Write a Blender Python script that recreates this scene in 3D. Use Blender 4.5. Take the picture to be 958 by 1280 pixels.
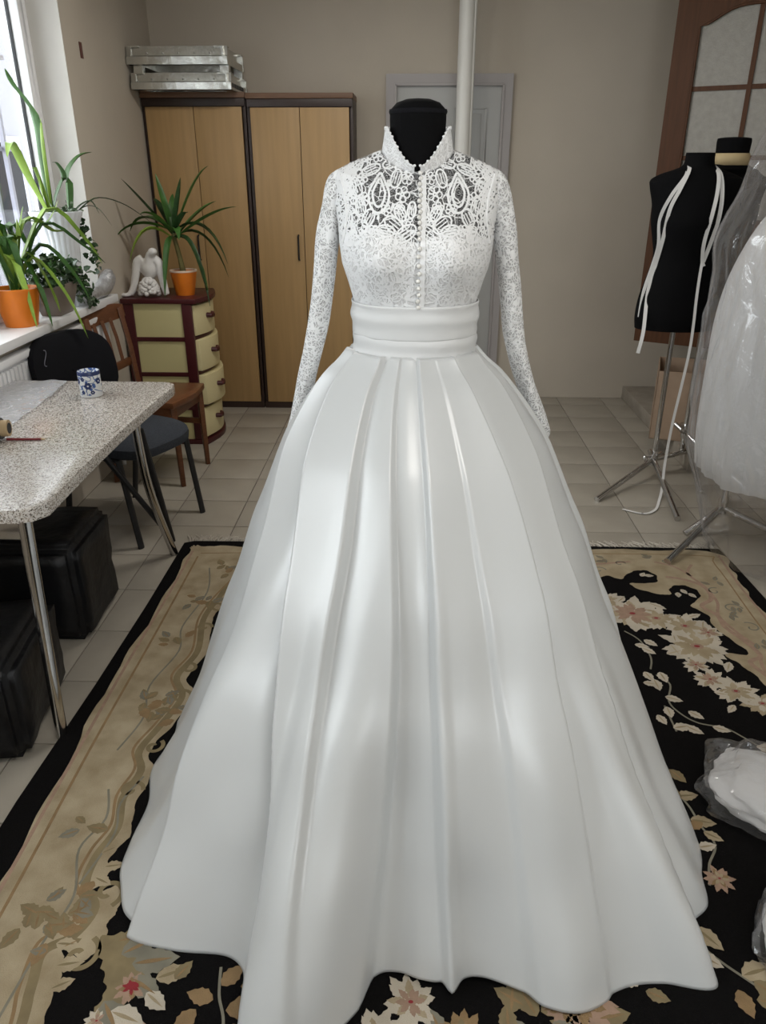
import bpy, bmesh, math, random
from mathutils import Vector, Matrix, noise
from mathutils.bvhtree import BVHTree
PI = math.pi
sc = bpy.context.scene
for o in list(bpy.data.objects): bpy.data.objects.remove(o)
COL = sc.collection
random.seed(7)

# ------------------------------------------------------------------ camera, world, light, exposure
cd = bpy.data.cameras.new('camera'); cam = bpy.data.objects.new('camera', cd); COL.objects.link(cam)
cd.sensor_fit = 'VERTICAL'; cd.sensor_height = 24.0; cd.lens = 24.0 * 957.0 / 1280.0; cd.clip_start = 0.02
cam.location = (0, 0, 1.55); cam.rotation_euler = (math.radians(90 - 24.4), 0, math.radians(2.07))
sc.camera = cam

world = bpy.data.worlds.new('world'); sc.world = world; world.use_nodes = True
wn = world.node_tree.nodes; bg = wn['Background']
bg.inputs[0].default_value = (0.93, 0.97, 1.0, 1); bg.inputs[1].default_value = 6.0

def portal(name, loc, rot, sx, sy):
    l = bpy.data.lights.new(name, 'AREA'); l.shape = 'RECTANGLE'; l.size = sx; l.size_y = sy
    l.cycles.is_portal = True
    o = bpy.data.objects.new(name, l); COL.objects.link(o); o.location = loc; o.rotation_euler = rot
# far left window, plus two unseen windows added to bring in daylight
WL1 = (2.25, 4.12, 0.905, 2.45)      # y0,y1,z0,z1 in the left wall
WL2 = (-0.55, 1.25, 0.915, 2.45)  # near left opening, added out of view
WF = (0.65, 1.95, 1.15, 2.5)        # x0,x1,z0,z1 in the wall behind the camera
FRONT_Y = -1.25
portal('portal_left_far', (-1.93, (WL1[0]+WL1[1])/2, (WL1[2]+WL1[3])/2), (0, -PI/2, 0), WL1[3]-WL1[2], WL1[1]-WL1[0])
portal('portal_left_near', (-1.93, (WL2[0]+WL2[1])/2, (WL2[2]+WL2[3])/2), (0, -PI/2, 0), WL2[3]-WL2[2], WL2[1]-WL2[0])
portal('portal_front', ((WF[0]+WF[1])/2, FRONT_Y-0.27, (WF[2]+WF[3])/2), (PI/2, 0, 0), WF[1]-WF[0], WF[3]-WF[2])

ADDED_LAMPS = [((0.45, 0.2), 17.0, 'slim white ceiling lamp added unseen above the front of the dress'), ((-0.25, 3.55), 17.0, 'slim white ceiling lamp added unseen toward the back of the room')]  # lamps added out of view to brighten the bodice and back of the room
for (lx, ly), pw, _ in ADDED_LAMPS:
    l = bpy.data.lights.new('added_lamp_light', 'AREA'); l.shape = 'RECTANGLE'; l.size = 1.15; l.size_y = 0.16; l.energy = pw; l.color = (1.0, 0.96, 0.9)
    o = bpy.data.objects.new('added_lamp_light', l); COL.objects.link(o); o.location = (lx, ly, 2.675)
vs = sc.view_settings
vs.view_transform = 'Standard'; vs.look = 'None'; vs.gamma = 1.0; vs.use_curve_mapping = False
vs.exposure = 0.4

# ------------------------------------------------------------------ materials
def mat(name, col, rough=0.5, metal=0.0, var=0.0, vscale=8.0, bump=0.0, bscale=60.0, spec=0.5, trans=0.0, alpha=1.0,
        sheen=0.0, coat=0.0, stretch=None, col2=None, ior=1.45, sss=0.0, detail=4.0):
    m = bpy.data.materials.new(name); m.use_nodes = True
    nt = m.node_tree; b = nt.nodes['Principled BSDF']
    b.inputs['Base Color'].default_value = (*col, 1); b.inputs['Roughness'].default_value = rough
    b.inputs['Metallic'].default_value = metal; b.inputs['Specular IOR Level'].default_value = spec
    b.inputs['Transmission Weight'].default_value = trans; b.inputs['Alpha'].default_value = alpha
    b.inputs['Sheen Weight'].default_value = sheen; b.inputs['Coat Weight'].default_value = coat
    b.inputs['IOR'].default_value = ior; b.inputs['Subsurface Weight'].default_value = sss
    if var > 0 or bump > 0:
        tc = nt.nodes.new('ShaderNodeTexCoord'); mp = nt.nodes.new('ShaderNodeMapping')
        nt.links.new(tc.outputs['Object'], mp.inputs['Vector'])
        if stretch: mp.inputs['Scale'].default_value = stretch
    if var > 0:
        n = nt.nodes.new('ShaderNodeTexNoise'); n.inputs['Scale'].default_value = vscale; n.inputs['Detail'].default_value = detail
        nt.links.new(mp.outputs[0], n.inputs['Vector'])
        r = nt.nodes.new('ShaderNodeValToRGB'); r.color_ramp.elements[0].position = 0.3; r.color_ramp.elements[1].position = 0.7
        c2 = col2 if col2 else tuple(c * (1 - var) for c in col)
        r.color_ramp.elements[0].color = (*c2, 1); r.color_ramp.elements[1].color = (*col, 1)
        nt.links.new(n.outputs[0], r.inputs[0]); nt.links.new(r.outputs[0], b.inputs['Base Color'])
    if bump > 0:
        n2 = nt.nodes.new('ShaderNodeTexNoise'); n2.inputs['Scale'].default_value = bscale; n2.inputs['Detail'].default_value = 3
        nt.links.new(mp.outputs[0], n2.inputs['Vector'])
        bp = nt.nodes.new('ShaderNodeBump'); bp.inputs['Strength'].default_value = bump; bp.inputs['Distance'].default_value = 0.01
        nt.links.new(n2.outputs[0], bp.inputs['Height']); nt.links.new(bp.outputs[0], b.inputs['Normal'])
    return m

def film_mat(name, tint, clear, rough=0.08, bump=0.25, bscale=14.0, milky=False):
    """thin clear plastic film: mostly lets light through, with glossy glints"""
    m = bpy.data.materials.new(name); m.use_nodes = True; nt = m.node_tree; nt.nodes.clear()
    out = nt.nodes.new('ShaderNodeOutputMaterial'); mix = nt.nodes.new('ShaderNodeMixShader')
    tr = nt.nodes.new('ShaderNodeBsdfTransparent'); tr.inputs[0].default_value = (*tint, 1)
    gl = nt.nodes.new('ShaderNodeBsdfGlossy'); gl.inputs['Roughness'].default_value = rough
    df = nt.nodes.new('ShaderNodeBsdfDiffuse' if milky else 'ShaderNodeBsdfTranslucent'); df.inputs[0].default_value = (0.85, 0.85, 0.88, 1)
    pb = nt.nodes.new('ShaderNodeMixShader'); pb.inputs[0].default_value = 0.55 if milky else 0.25
    nt.links.new(gl.outputs[0], pb.inputs[1]); nt.links.new(df.outputs[0], pb.inputs[2])
    tc = nt.nodes.new('ShaderNodeTexCoord'); n = nt.nodes.new('ShaderNodeTexNoise'); n.inputs['Scale'].default_value = bscale
    n.inputs['Detail'].default_value = 3; n.inputs['Distortion'].default_value = 1.2
    nt.links.new(tc.outputs['Object'], n.inputs['Vector'])
    bp = nt.nodes.new('ShaderNodeBump'); bp.inputs['Strength'].default_value = bump; bp.inputs['Distance'].default_value = 0.03
    nt.links.new(n.outputs[0], bp.inputs['Height']); nt.links.new(bp.outputs[0], gl.inputs['Normal'])
    lw = nt.nodes.new('ShaderNodeLayerWeight'); lw.inputs[0].default_value = 0.35
    nt.links.new(bp.outputs[0], lw.inputs['Normal'])
    mr = nt.nodes.new('ShaderNodeMapRange'); mr.inputs['To Min'].default_value = 1 - clear; mr.inputs['To Max'].default_value = 0.5
    nt.links.new(lw.outputs['Facing'], mr.inputs[0])
    nt.links.new(mr.outputs[0], mix.inputs[0]); nt.links.new(tr.outputs[0], mix.inputs[1]); nt.links.new(pb.outputs[0], mix.inputs[2])
    nt.links.new(mix.outputs[0], out.inputs[0])
    return m

def tulle_mat(name, col, opac):
    m = bpy.data.materials.new(name); m.use_nodes = True; nt = m.node_tree; nt.nodes.clear()
    out = nt.nodes.new('ShaderNodeOutputMaterial'); mix = nt.nodes.new('ShaderNodeMixShader'); mix.inputs[0].default_value = opac
    tr = nt.nodes.new('ShaderNodeBsdfTransparent')
    d = nt.nodes.new('ShaderNodeBsdfDiffuse'); d.inputs[0].default_value = (*col, 1)
    t = nt.nodes.new('ShaderNodeBsdfTranslucent'); t.inputs[0].default_value = (*col, 1)
    m2 = nt.nodes.new('ShaderNodeMixShader'); m2.inputs[0].default_value = 0.35
    nt.links.new(d.outputs[0], m2.inputs[1]); nt.links.new(t.outputs[0], m2.inputs[2])
    nt.links.new(tr.outputs[0], mix.inputs[1]); nt.links.new(m2.outputs[0], mix.inputs[2]); nt.links.new(mix.outputs[0], out.inputs[0])
    return m

def lace_mat(name, base_alpha, cord_scale, cord_w, opaque=False, petals=True, ground=0.86):
    """lace: raised cords (warped cell edges) over a fine net; between them the net lets the background through"""
    m = bpy.data.materials.new(name); m.use_nodes = True; nt = m.node_tree; L = nt.links
    b = nt.nodes['Principled BSDF']; b.inputs['Base Color'].default_value = (0.86, 0.87, 0.88, 1); b.inputs['Roughness'].default_value = 0.75
    b.inputs['Sheen Weight'].default_value = 0.15
    tc = nt.nodes.new('ShaderNodeTexCoord')
    nz = nt.nodes.new('ShaderNodeTexNoise'); nz.inputs['Scale'].default_value = 22; L.new(tc.outputs['Object'], nz.inputs['Vector'])
    sub = nt.nodes.new('ShaderNodeVectorMath'); sub.operation = 'SUBTRACT'; sub.inputs[1].default_value = (.5, .5, .5); L.new(nz.outputs['Color'], sub.inputs[0])
    scl = nt.nodes.new('ShaderNodeVectorMath'); scl.operation = 'SCALE'; scl.inputs['Scale'].default_value = 0.045; L.new(sub.outputs[0], scl.inputs[0])
    add = nt.nodes.new('ShaderNodeVectorMath'); L.new(tc.outputs['Object'], add.inputs[0]); L.new(scl.outputs[0], add.inputs[1])
    def cords(scale, w):
        v = nt.nodes.new('ShaderNodeTexVoronoi'); v.feature = 'DISTANCE_TO_EDGE'; v.inputs['Scale'].default_value = scale
        L.new(add.outputs[0], v.inputs['Vector'])
        r = nt.nodes.new('ShaderNodeMapRange'); r.interpolation_type = 'SMOOTHSTEP'
        r.inputs['From Min'].default_value = w; r.inputs['From Max'].default_value = w * 1.7
        r.inputs['To Min'].default_value = 1; r.inputs['To Max'].default_value = 0
        L.new(v.outputs['Distance'], r.inputs[0]); return r.outputs[0]
    c1 = cords(cord_scale, cord_w); c2 = cords(cord_scale * (2.3 if petals else 7.0), cord_w * (1.0 if petals else 1.0))
    mx = nt.nodes.new('ShaderNodeMath'); mx.operation = 'MAXIMUM'; L.new(c1, mx.inputs[0]); L.new(c2, mx.inputs[1])
    # petals: rings inside big cells
    wv = nt.nodes.new('ShaderNodeTexVoronoi'); wv.inputs['Scale'].default_value = cord_scale * 0.55; L.new(add.outputs[0], wv.inputs['Vector'])
    sn = nt.nodes.new('ShaderNodeMath'); sn.operation = 'MULTIPLY'; sn.inputs[1].default_value = 42; L.new(wv.outputs['Distance'], sn.inputs[0])
    s2 = nt.nodes.new('ShaderNodeMath'); s2.operation = 'SINE'; L.new(sn.outputs[0], s2.inputs[0])
    gt = nt.nodes.new('ShaderNodeMapRange'); gt.inputs['From Min'].default_value = 0.2; gt.inputs['From Max'].default_value = 0.75; L.new(s2.outputs[0], gt.inputs[0])
    mx2 = nt.nodes.new('ShaderNodeMath'); mx2.operation = 'MAXIMUM'; L.new(mx.outputs[0], mx2.inputs[0]); mx2.inputs[1].default_value = 0.0
    if petals: L.new(gt.outputs[0], mx2.inputs[1])
    mc = nt.nodes.new('ShaderNodeMix'); mc.data_type = 'RGBA'; mc.inputs[6].default_value = (ground, ground, ground*1.01, 1); mc.inputs[7].default_value = (0.87, 0.88, 0.89, 1)
    L.new(mx2.outputs[0], mc.inputs[0]); L.new(mc.outputs[2], b.inputs['Base Color'])
    bp = nt.nodes.new('ShaderNodeBump'); bp.inputs['Strength'].default_value = 0.8; bp.inputs['Distance'].default_value = 0.003
    L.new(mx2.outputs[0], bp.inputs['Height']); L.new(bp.outputs[0], b.inputs['Normal'])
    if not opaque:
        al = nt.nodes.new('ShaderNodeMapRange'); al.inputs['To Min'].default_value = base_alpha; al.inputs['To Max'].default_value = 1.0
        L.new(mx2.outputs[0], al.inputs[0]); L.new(al.outputs[0], b.inputs['Alpha'])
    return m

def speckle_mat():
    m = bpy.data.materials.new('speckled_laminate'); m.use_nodes = True; nt = m.node_tree; L = nt.links
    b = nt.nodes['Principled BSDF']; b.inputs['Roughness'].default_value = 0.2; b.inputs['Specular IOR Level'].default_value = 0.5
    tc = nt.nodes.new('ShaderNodeTexCoord'); v = nt.nodes.new('ShaderNodeTexVoronoi'); v.inputs['Scale'].default_value = 330
    L.new(tc.outputs['Object'], v.inputs['Vector'])
    bw = nt.nodes.new('ShaderNodeRGBToBW'); L.new(v.outputs['Color'], bw.inputs[0])
    r = nt.nodes.new('ShaderNodeValToRGB'); e = r.color_ramp.elements
    e[0].position = 0.22; e[0].color = (0.09, 0.07, 0.055, 1); e[1].position = 0.66; e[1].color = (0.60, 0.57, 0.53, 1)
    x = e.new(0.36); x.color = (0.36, 0.31, 0.26, 1); x = e.new(0.5); x.color = (0.5, 0.46, 0.42, 1)
    L.new(bw.outputs[0], r.inputs[0]); L.new(r.outputs[0], b.inputs['Base Color'])
    return m

def mug_mat():
    m = bpy.data.materials.new('blue_floral_porcelain'); m.use_nodes = True; nt = m.node_tree; L = nt.links
    b = nt.nodes['Principled BSDF']; b.inputs['Roughness'].default_value = 0.2
    tc = nt.nodes.new('ShaderNodeTexCoord')
    nz = nt.nodes.new('ShaderNodeTexNoise'); nz.inputs['Scale'].default_value = 34; nz.inputs['Detail'].default_value = 1; L.new(tc.outputs['Object'], nz.inputs['Vector'])
    # vines: thin bands where the noise passes its middle; blossoms: spots
    a = nt.nodes.new('ShaderNodeMath'); a.operation = 'SUBTRACT'; a.inputs[1].default_value = 0.5; L.new(nz.outputs[0], a.inputs[0])
    ab = nt.nodes.new('ShaderNodeMath'); ab.operation = 'ABSOLUTE'; L.new(a.outputs[0], ab.inputs[0])
    r1 = nt.nodes.new('ShaderNodeMapRange'); r1.inputs['From Min'].default_value = 0.015; r1.inputs['From Max'].default_value = 0.035; r1.inputs['To Min'].default_value = 1; r1.inputs['To Max'].default_value = 0
    L.new(ab.outputs[0], r1.inputs[0])
    v = nt.nodes.new('ShaderNodeTexVoronoi'); v.inputs['Scale'].default_value = 42; L.new(tc.outputs['Object'], v.inputs['Vector'])
    r2 = nt.nodes.new('ShaderNodeMapRange'); r2.inputs['From Min'].default_value = 0.22; r2.inputs['From Max'].default_value = 0.32; r2.inputs['To Min'].default_value = 1; r2.inputs['To Max'].default_value = 0
    L.new(v.outputs['Distance'], r2.inputs[0])
    mx = nt.nodes.new('ShaderNodeMath'); mx.operation = 'MAXIMUM'; L.new(r1.outputs[0], mx.inputs[0]); L.new(r2.outputs[0], mx.inputs[1])
    mc = nt.nodes.new('ShaderNodeMix'); mc.data_type = 'RGBA'; mc.inputs[6].default_value = (0.74, 0.76, 0.77, 1); mc.inputs[7].default_value = (0.06, 0.12, 0.33, 1)
    L.new(mx.outputs[0], mc.inputs[0]); L.new(mc.outputs[2], b.inputs['Base Color'])
    return m

M = dict(
    wall=mat('wall_paint', (0.50, 0.445, 0.37), 0.85, var=0.06, vscale=3, bump=0.05, bscale=90),
    ceiling=mat('ceiling_paint', (0.75, 0.73, 0.70), 0.9, var=0.03),
    reveal=mat('white_reveal_paint', (0.66, 0.64, 0.60), 0.7, var=0.05, vscale=6),
    grout=mat('tile_grout', (0.16, 0.14, 0.12), 0.9, var=0.2, vscale=30),
    tile=mat('floor_tile_glaze', (0.37, 0.335, 0.28), 0.33, var=0.12, vscale=7, bump=0.03, bscale=40, spec=0.5),
    pvc=mat('white_window_plastic', (0.78, 0.78, 0.79), 0.35),
    rubber=mat('black_seal', (0.02, 0.02, 0.022), 0.6),
    bar=mat('grey_lilac_paint', (0.27, 0.27, 0.33), 0.5, var=0.15, vscale=20),
    steel=mat('chrome', (0.62, 0.61, 0.6), 0.14, 1.0, var=0.1, vscale=25),
    silver=mat('silver_foil_metal', (0.62, 0.62, 0.58), 0.25, 0.85, var=0.25, vscale=12, bump=0.35, bscale=18),
    beech=mat('beech_veneer', (0.42, 0.265, 0.115), 0.45, var=0.16, vscale=5, stretch=(6, 6, 0.35)),
    darkwood=mat('dark_brown_edge', (0.035, 0.02, 0.016), 0.4),
    browntop=mat('brown_board', (0.17, 0.09, 0.05), 0.5, var=0.2, vscale=9),
    black=mat('black_plastic', (0.012, 0.012, 0.013), 0.4),
    blackfab=mat('black_fabric', (0.008, 0.008, 0.010), 0.9, bump=0.2, bscale=400, spec=0.15),
    jersey=mat('black_jersey', (0.004, 0.004, 0.0045), 0.9, bump=0.1, bscale=500, spec=0.12),
    purple=mat('dark_purple_jersey', (0.02, 0.012, 0.035), 0.8),
    bluefab=mat('dark_blue_grey_fabric', (0.035, 0.04, 0.05), 0.95, var=0.45, vscale=120, bump=0.3, bscale=300),
    chairwood=mat('reddish_brown_wood', (0.15, 0.055, 0.021), 0.35, var=0.3, vscale=10, stretch=(3, 3, 12)),
    cream=mat('cream_plastic', (0.60, 0.54, 0.28), 0.4, var=0.04),
    creamface=mat('pale_cream_plastic', (0.66, 0.58, 0.33), 0.35),
    burgundy=mat('burgundy_plastic', (0.06, 0.010, 0.012), 0.35),
    orange=mat('orange_glazed_pot', (0.72, 0.19, 0.015), 0.35, var=0.08, vscale=12),
    rim=mat('pale_pot_rim', (0.72, 0.55, 0.42), 0.5),
    soil=mat('potting_soil', (0.03, 0.02, 0.014), 0.95, var=0.5, vscale=90, bump=0.8, bscale=120),
    leaf=mat('glossy_green_leaf', (0.055, 0.15, 0.028), 0.4, var=0.45, vscale=14, sss=0.0),
    leaflight=mat('bright_green_leaf', (0.27, 0.42, 0.06), 0.4, var=0.3, vscale=14),
    leafdark=mat('dark_green_leaf', (0.03, 0.075, 0.022), 0.4, var=0.5, vscale=40),
    ivygrey=mat('variegated_ivy_leaf', (0.20, 0.27, 0.16), 0.45, var=0.7, vscale=60),
    stem=mat('plant_stem', (0.17, 0.15, 0.05), 0.6, var=0.4, vscale=30),
    whitepot=mat('white_glazed_vase', (0.68, 0.70, 0.73), 0.3, var=0.03),
    taupe=mat('taupe_planter', (0.20, 0.165, 0.14), 0.45, var=0.1),
    plaster=mat('white_plaster', (0.72, 0.70, 0.68), 0.55, var=0.08, vscale=18),
    silverfig=mat('silver_glitter_ceramic', (0.55, 0.55, 0.56), 0.35, 0.6, var=0.3, vscale=60, bump=0.3, bscale=120),
    laminate=speckle_mat(), mug=mug_mat(), navy=mat('navy_glaze', (0.03, 0.045, 0.13), 0.25), glaze=mat('white_glaze', (0.72, 0.73, 0.74), 0.2),
    card=mat('cardboard', (0.40, 0.285, 0.20), 0.8, var=0.12, vscale=15), cardin=mat('cardboard_core', (0.45, 0.33, 0.19), 0.8),
    pencil=mat('red_lacquer', (0.17, 0.015, 0.02), 0.4),
    binbag=mat('black_bin_liner', (0.007, 0.007, 0.008), 0.42, bump=0.7, bscale=14, spec=0.35),
    doorgrey=mat('pale_grey_door_paint', (0.40, 0.40, 0.39), 0.4), casing=mat('grey_lilac_casing', (0.36, 0.335, 0.33), 0.45),
    pipe=mat('white_pipe_enamel', (0.68, 0.67, 0.63), 0.3),
    doorbrown=mat('brown_door_veneer', (0.105, 0.043, 0.018), 0.5, spec=0.25, var=0.25, vscale=6, stretch=(9, 9, 0.6)),
    frosted=mat('frosted_patterned_glass', (0.36, 0.34, 0.30), 0.25, var=0.15, vscale=30, bump=0.3, bscale=160),
    concrete=mat('concrete_step', (0.33, 0.29, 0.24), 0.8, var=0.2, vscale=12, bump=0.2, bscale=40),
    satin=mat('white_satin', (0.57, 0.585, 0.59), 0.31, spec=1.0, sheen=0.1),
    bandsatin=mat('soft_white_satin', (0.66, 0.67, 0.675), 0.5, spec=0.5, sheen=0.1),
    lining=mat('white_bodice_lining', (0.86, 0.865, 0.87), 0.6, bump=0.5, bscale=140),
    yoke=lace_mat('lace_net_yoke', 0.06, 44, 0.03, petals=False),
    sleeve=lace_mat('lace_sleeve', 0.42, 52, 0.055),
    bodlace=lace_mat('lace_bodice', 1.0, 46, 0.07, opaque=True, ground=0.74, petals=False),
    cord=mat('white_lace_cord', (0.86, 0.87, 0.88), 0.7),
    pearl=mat('pearl', (0.74, 0.73, 0.70), 0.2, coat=0.6, spec=0.6),
    tape=mat('white_cotton_tape', (0.72, 0.71, 0.69), 0.8), masking=mat('cream_masking_tape', (0.55, 0.43, 0.24), 0.6),
    film=film_mat('clear_plastic_film', (0.985, 0.985, 1.0), 0.92), tablefilm=film_mat('clear_table_film', (0.95, 0.97, 1.0), 0.55, 0.10, 0.6, 9, milky=True),
    tulle=tulle_mat('white_tulle', (0.88, 0.88, 0.87), 0.6), tulle2=tulle_mat('dense_white_tulle', (0.88, 0.88, 0.87), 0.96),
    rugblack=mat('black_rug_wool', (0.006, 0.0055, 0.0055), 0.95, var=0.3, vscale=200, bump=0.4, bscale=500, spec=0.08),
    rugbeige=mat('beige_rug_wool', (0.40, 0.33, 0.22), 0.95, var=0.22, vscale=13, col2=(0.27, 0.21, 0.125), bump=0.4, bscale=450),
    rugpale=mat('pale_rug_wool', (0.52, 0.46, 0.37), 0.95, var=0.2, vscale=14, bump=0.4, bscale=450),
    rugtan=mat('tan_rug_wool', (0.27, 0.175, 0.085), 0.95, var=0.25, vscale=25, bump=0.4, bscale=450),
    rugpink=mat('pink_rug_wool', (0.34, 0.225, 0.16), 0.95, var=0.25, vscale=40),
    rugred=mat('red_rug_wool', (0.22, 0.02, 0.025), 0.95), rugolive=mat('olive_rug_wool', (0.22, 0.17, 0.09), 0.95, var=0.25, vscale=20),
    ruggrey=mat('grey_green_rug_wool', (0.20, 0.185, 0.14), 0.95, var=0.25, vscale=20),
    fringe=mat('off_white_fringe', (0.50, 0.46, 0.40), 0.9), sticker=mat('brown_sticker', (0.10, 0.035, 0.025), 0.6),
    ground=mat('outdoor_paving', (0.35, 0.34, 0.32), 0.9, var=0.2), houseout=mat('grey_render', (0.15, 0.147, 0.165), 0.9, var=0.1, vscale=2),
)
def glass_mat():
    m = bpy.data.materials.new('window_glass'); m.use_nodes = True; nt = m.node_tree; nt.nodes.clear()
    out = nt.nodes.new('ShaderNodeOutputMaterial'); mix = nt.nodes.new('ShaderNodeMixShader'); mix.inputs[0].default_value = 0.07
    tr = nt.nodes.new('ShaderNodeBsdfTransparent'); tr.inputs[0].default_value = (0.96, 0.97, 0.97, 1)
    g = nt.nodes.new('ShaderNodeBsdfGlossy'); g.inputs['Roughness'].default_value = 0.03
    nt.links.new(tr.outputs[0], mix.inputs[1]); nt.links.new(g.outputs[0], mix.inputs[2]); nt.links.new(mix.outputs[0], out.inputs[0])
    return m
M['glass'] = glass_mat()

# ------------------------------------------------------------------ mesh helpers
class MB:
    def __init__(s): s.v = []; s.f = []; s.m = []; s.mi = 0
    def add(s, vs, fs):
        o = len(s.v); s.v += [Vector(p) for p in vs]; s.f += [tuple(i + o for i in f) for f in fs]; s.m += [s.mi] * len(fs); return s
    def box(s, x0, x1, y0, y1, z0, z1, mtx=None):
        p = [Vector(q) for q in ((x0,y0,z0),(x1,y0,z0),(x1,y1,z0),(x0,y1,z0),(x0,y0,z1),(x1,y0,z1),(x1,y1,z1),(x0,y1,z1))]
        if mtx: p = [mtx @ q for q in p]
        return s.add(p, [(0,3,2,1),(4,5,6,7),(0,1,5,4),(1,2,6,5),(2,3,7,6),(3,0,4,7)])
    def tube(s, pts, r, n=10, caps=True, flat=1.0):
        pts = [Vector(p) for p in pts]; k = len(pts)
        rs = r if isinstance(r, (list, tuple)) else [r] * k
        tan = [(pts[min(i+1,k-1)] - pts[max(i-1,0)]).normalized() for i in range(k)]
        up = Vector((0,0,1)) if abs(tan[0].z) < 0.9 else Vector((0,1,0))
        a = tan[0].cross(up).normalized(); vs = []; fs = []
        for i in range(k):
            a = (a - tan[i] * a.dot(tan[i])).normalized(); b = tan[i].cross(a)
            for j in range(n):
                t = 2*PI*j/n; vs.append(pts[i] + a*math.cos(t)*rs[i] + b*math.sin(t)*rs[i]*flat)
        for i in range(k-1):
            for j in range(n):
                fs.append((i*n+j, i*n+(j+1)%n, (i+1)*n+(j+1)%n, (i+1)*n+j))
        if caps: fs.append(tuple(range(n-1,-1,-1))); fs.append(tuple((k-1)*n+j for j in range(n)))
        return s.add(vs, fs)
    def lathe(s, prof, c=(0,0,0), n=32, flutes=0, fa=0.0, caps=True):
        vs = []; fs = []; k = len(prof)
        for (r, z) in prof:
            for j in range(n):
                t = 2*PI*j/n; rr = r * (1 + fa*abs(math.sin(flutes*t/2))) if flutes else r
                vs.append((c[0]+rr*math.cos(t), c[1]+rr*math.sin(t), c[2]+z))
        for i in range(k-1):
            for j in range(n): fs.append((i*n+j, i*n+(j+1)%n, (i+1)*n+(j+1)%n, (i+1)*n+j))
        if caps: fs.append(tuple(range(n-1,-1,-1))); fs.append(tuple((k-1)*n+j for j in range(n)))
        return s.add(vs, fs)
    def grid(s, fn, nu, nv, wrap=False):
        """fn(u,v) over [0,1]^2 ; wrap closes u"""
        vs = [fn(i/(nu if wrap else nu-1), j/(nv-1)) for j in range(nv) for i in range(nu)]
        fs = []
        for j in range(nv-1):
            for i in range(nu if wrap else nu-1):
                i2 = (i+1) % nu; fs.append((j*nu+i, j*nu+i2, (j+1)*nu+i2, (j+1)*nu+i))
        return s.add(vs, fs)
    def ellip(s, c, r, nu=16, nv=10, mtx=None):
        vs = []; fs = []
        for j in range(nv+1):
            ph = PI*j/nv
            for i in range(nu):
                t = 2*PI*i/nu; p = Vector((r[0]*math.sin(ph)*math.cos(t), r[1]*math.sin(ph)*math.sin(t), r[2]*math.cos(ph)))
                if mtx: p = mtx @ p
                vs.append(p + Vector(c))
        for j in range(nv):
            for i in range(nu): fs.append((j*nu+i, (j+1)*nu+i, (j+1)*nu+(i+1)%nu, j*nu+(i+1)%nu))
        return s.add(vs, fs)
    def prism(s, poly, z0, z1):
        n = len(poly); vs = [(x,y,z0) for x,y in poly] + [(x,y,z1) for x,y in poly]
        fs = [tuple(range(n-1,-1,-1)), tuple(range(n,2*n))] + [(i,(i+1)%n,n+(i+1)%n,n+i) for i in range(n)]
        return s.add(vs, fs)
    def poly(s, pts): return s.add(pts, [tuple(range(len(pts)))])
    def build(s, name, m, parent=None, smooth=True, bevel=0.0, local=False, solid=0.0, sharp=35, tri=False):
        me = bpy.data.meshes.new(name)
        off = Vector((0,0,0)) if (local or parent is None) else wpos(parent)
        me.from_pydata([tuple(p - off) for p in s.v], [], s.f)
        for mm in (m if isinstance(m, (list, tuple)) else [m]): me.materials.append(mm)
        for p, i in zip(me.polygons, s.m): p.material_index = i
        bm = bmesh.new(); bm.from_mesh(me); bmesh.ops.remove_doubles(bm, verts=bm.verts, dist=1e-6)
        bmesh.ops.recalc_face_normals(bm, faces=bm.faces)
        if tri: bmesh.ops.triangulate(bm, faces=[f for f in bm.faces if len(f.verts) > 4])
        if bevel > 0:
            bmesh.ops.bevel(bm, geom=[e for e in bm.edges if e.is_manifold and e.calc_face_angle(0) > 0.5], offset=bevel, segments=2, affect='EDGES', profile=0.6)
        bm.to_mesh(me); bm.free()
        if smooth:
            me.shade_smooth(); me.set_sharp_from_angle(angle=math.radians(sharp))
        o = bpy.data.objects.new(name, me); COL.objects.link(o)
        if parent: o.parent = parent
        if solid:
            md = o.modifiers.new('thickness', 'SOLIDIFY'); md.thickness = solid; md.offset = 0
        return o
def wpos(o):
    p = Vector(o.location)
    while o.parent: o = o.parent; p += Vector(o.location)
    return p
def tag(o, label=None, cat=None, group=None, kind=None):
    if label: o['label'] = label
    if cat: o['category'] = cat
    if group: o['group'] = group
    if kind: o['kind'] = kind
    return o
def thing(name, loc, label=None, cat=None, rz=0, group=None, kind=None):
    o = bpy.data.objects.new(name, None); COL.objects.link(o); o.location = loc; o.rotation_euler = (0,0,rz); o.empty_display_size = 0.05
    return tag(o, label, cat, group, kind)
def lerp(a, b, t): return a + (b - a) * t
def sm(t): t = max(0.0, min(1.0, t)); return t*t*(3-2*t)
def interp(tab, x):
    if x <= tab[0][0]: return tab[0][1]
    for (x0, y0), (x1, y1) in zip(tab, tab[1:]):
        if x <= x1: return lerp(y0, y1, (x-x0)/(x1-x0))
    return tab[-1][1]
def spline(tab, x):
    """Catmull-Rom through (x,y) points, y may be a number"""
    n = len(tab)
    if x <= tab[0][0]: return tab[0][1]
    if x >= tab[-1][0]: return tab[-1][1]
    for i in range(n-1):
        if x <= tab[i+1][0]: break
    x0, y0 = tab[i]; x1, y1 = tab[i+1]; h = x1-x0
    m0 = (y1-tab[i-1][1])/(x1-tab[i-1][0]) if i > 0 else (y1-y0)/h
    m1 = (tab[i+2][1]-y0)/(tab[i+2][0]-x0) if i < n-2 else (y1-y0)/h
    t = (x-x0)/h
    return (2*t**3-3*t*t+1)*y0 + (t**3-2*t*t+t)*h*m0 + (-2*t**3+3*t*t)*y1 + (t**3-t*t)*h*m1
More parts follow.
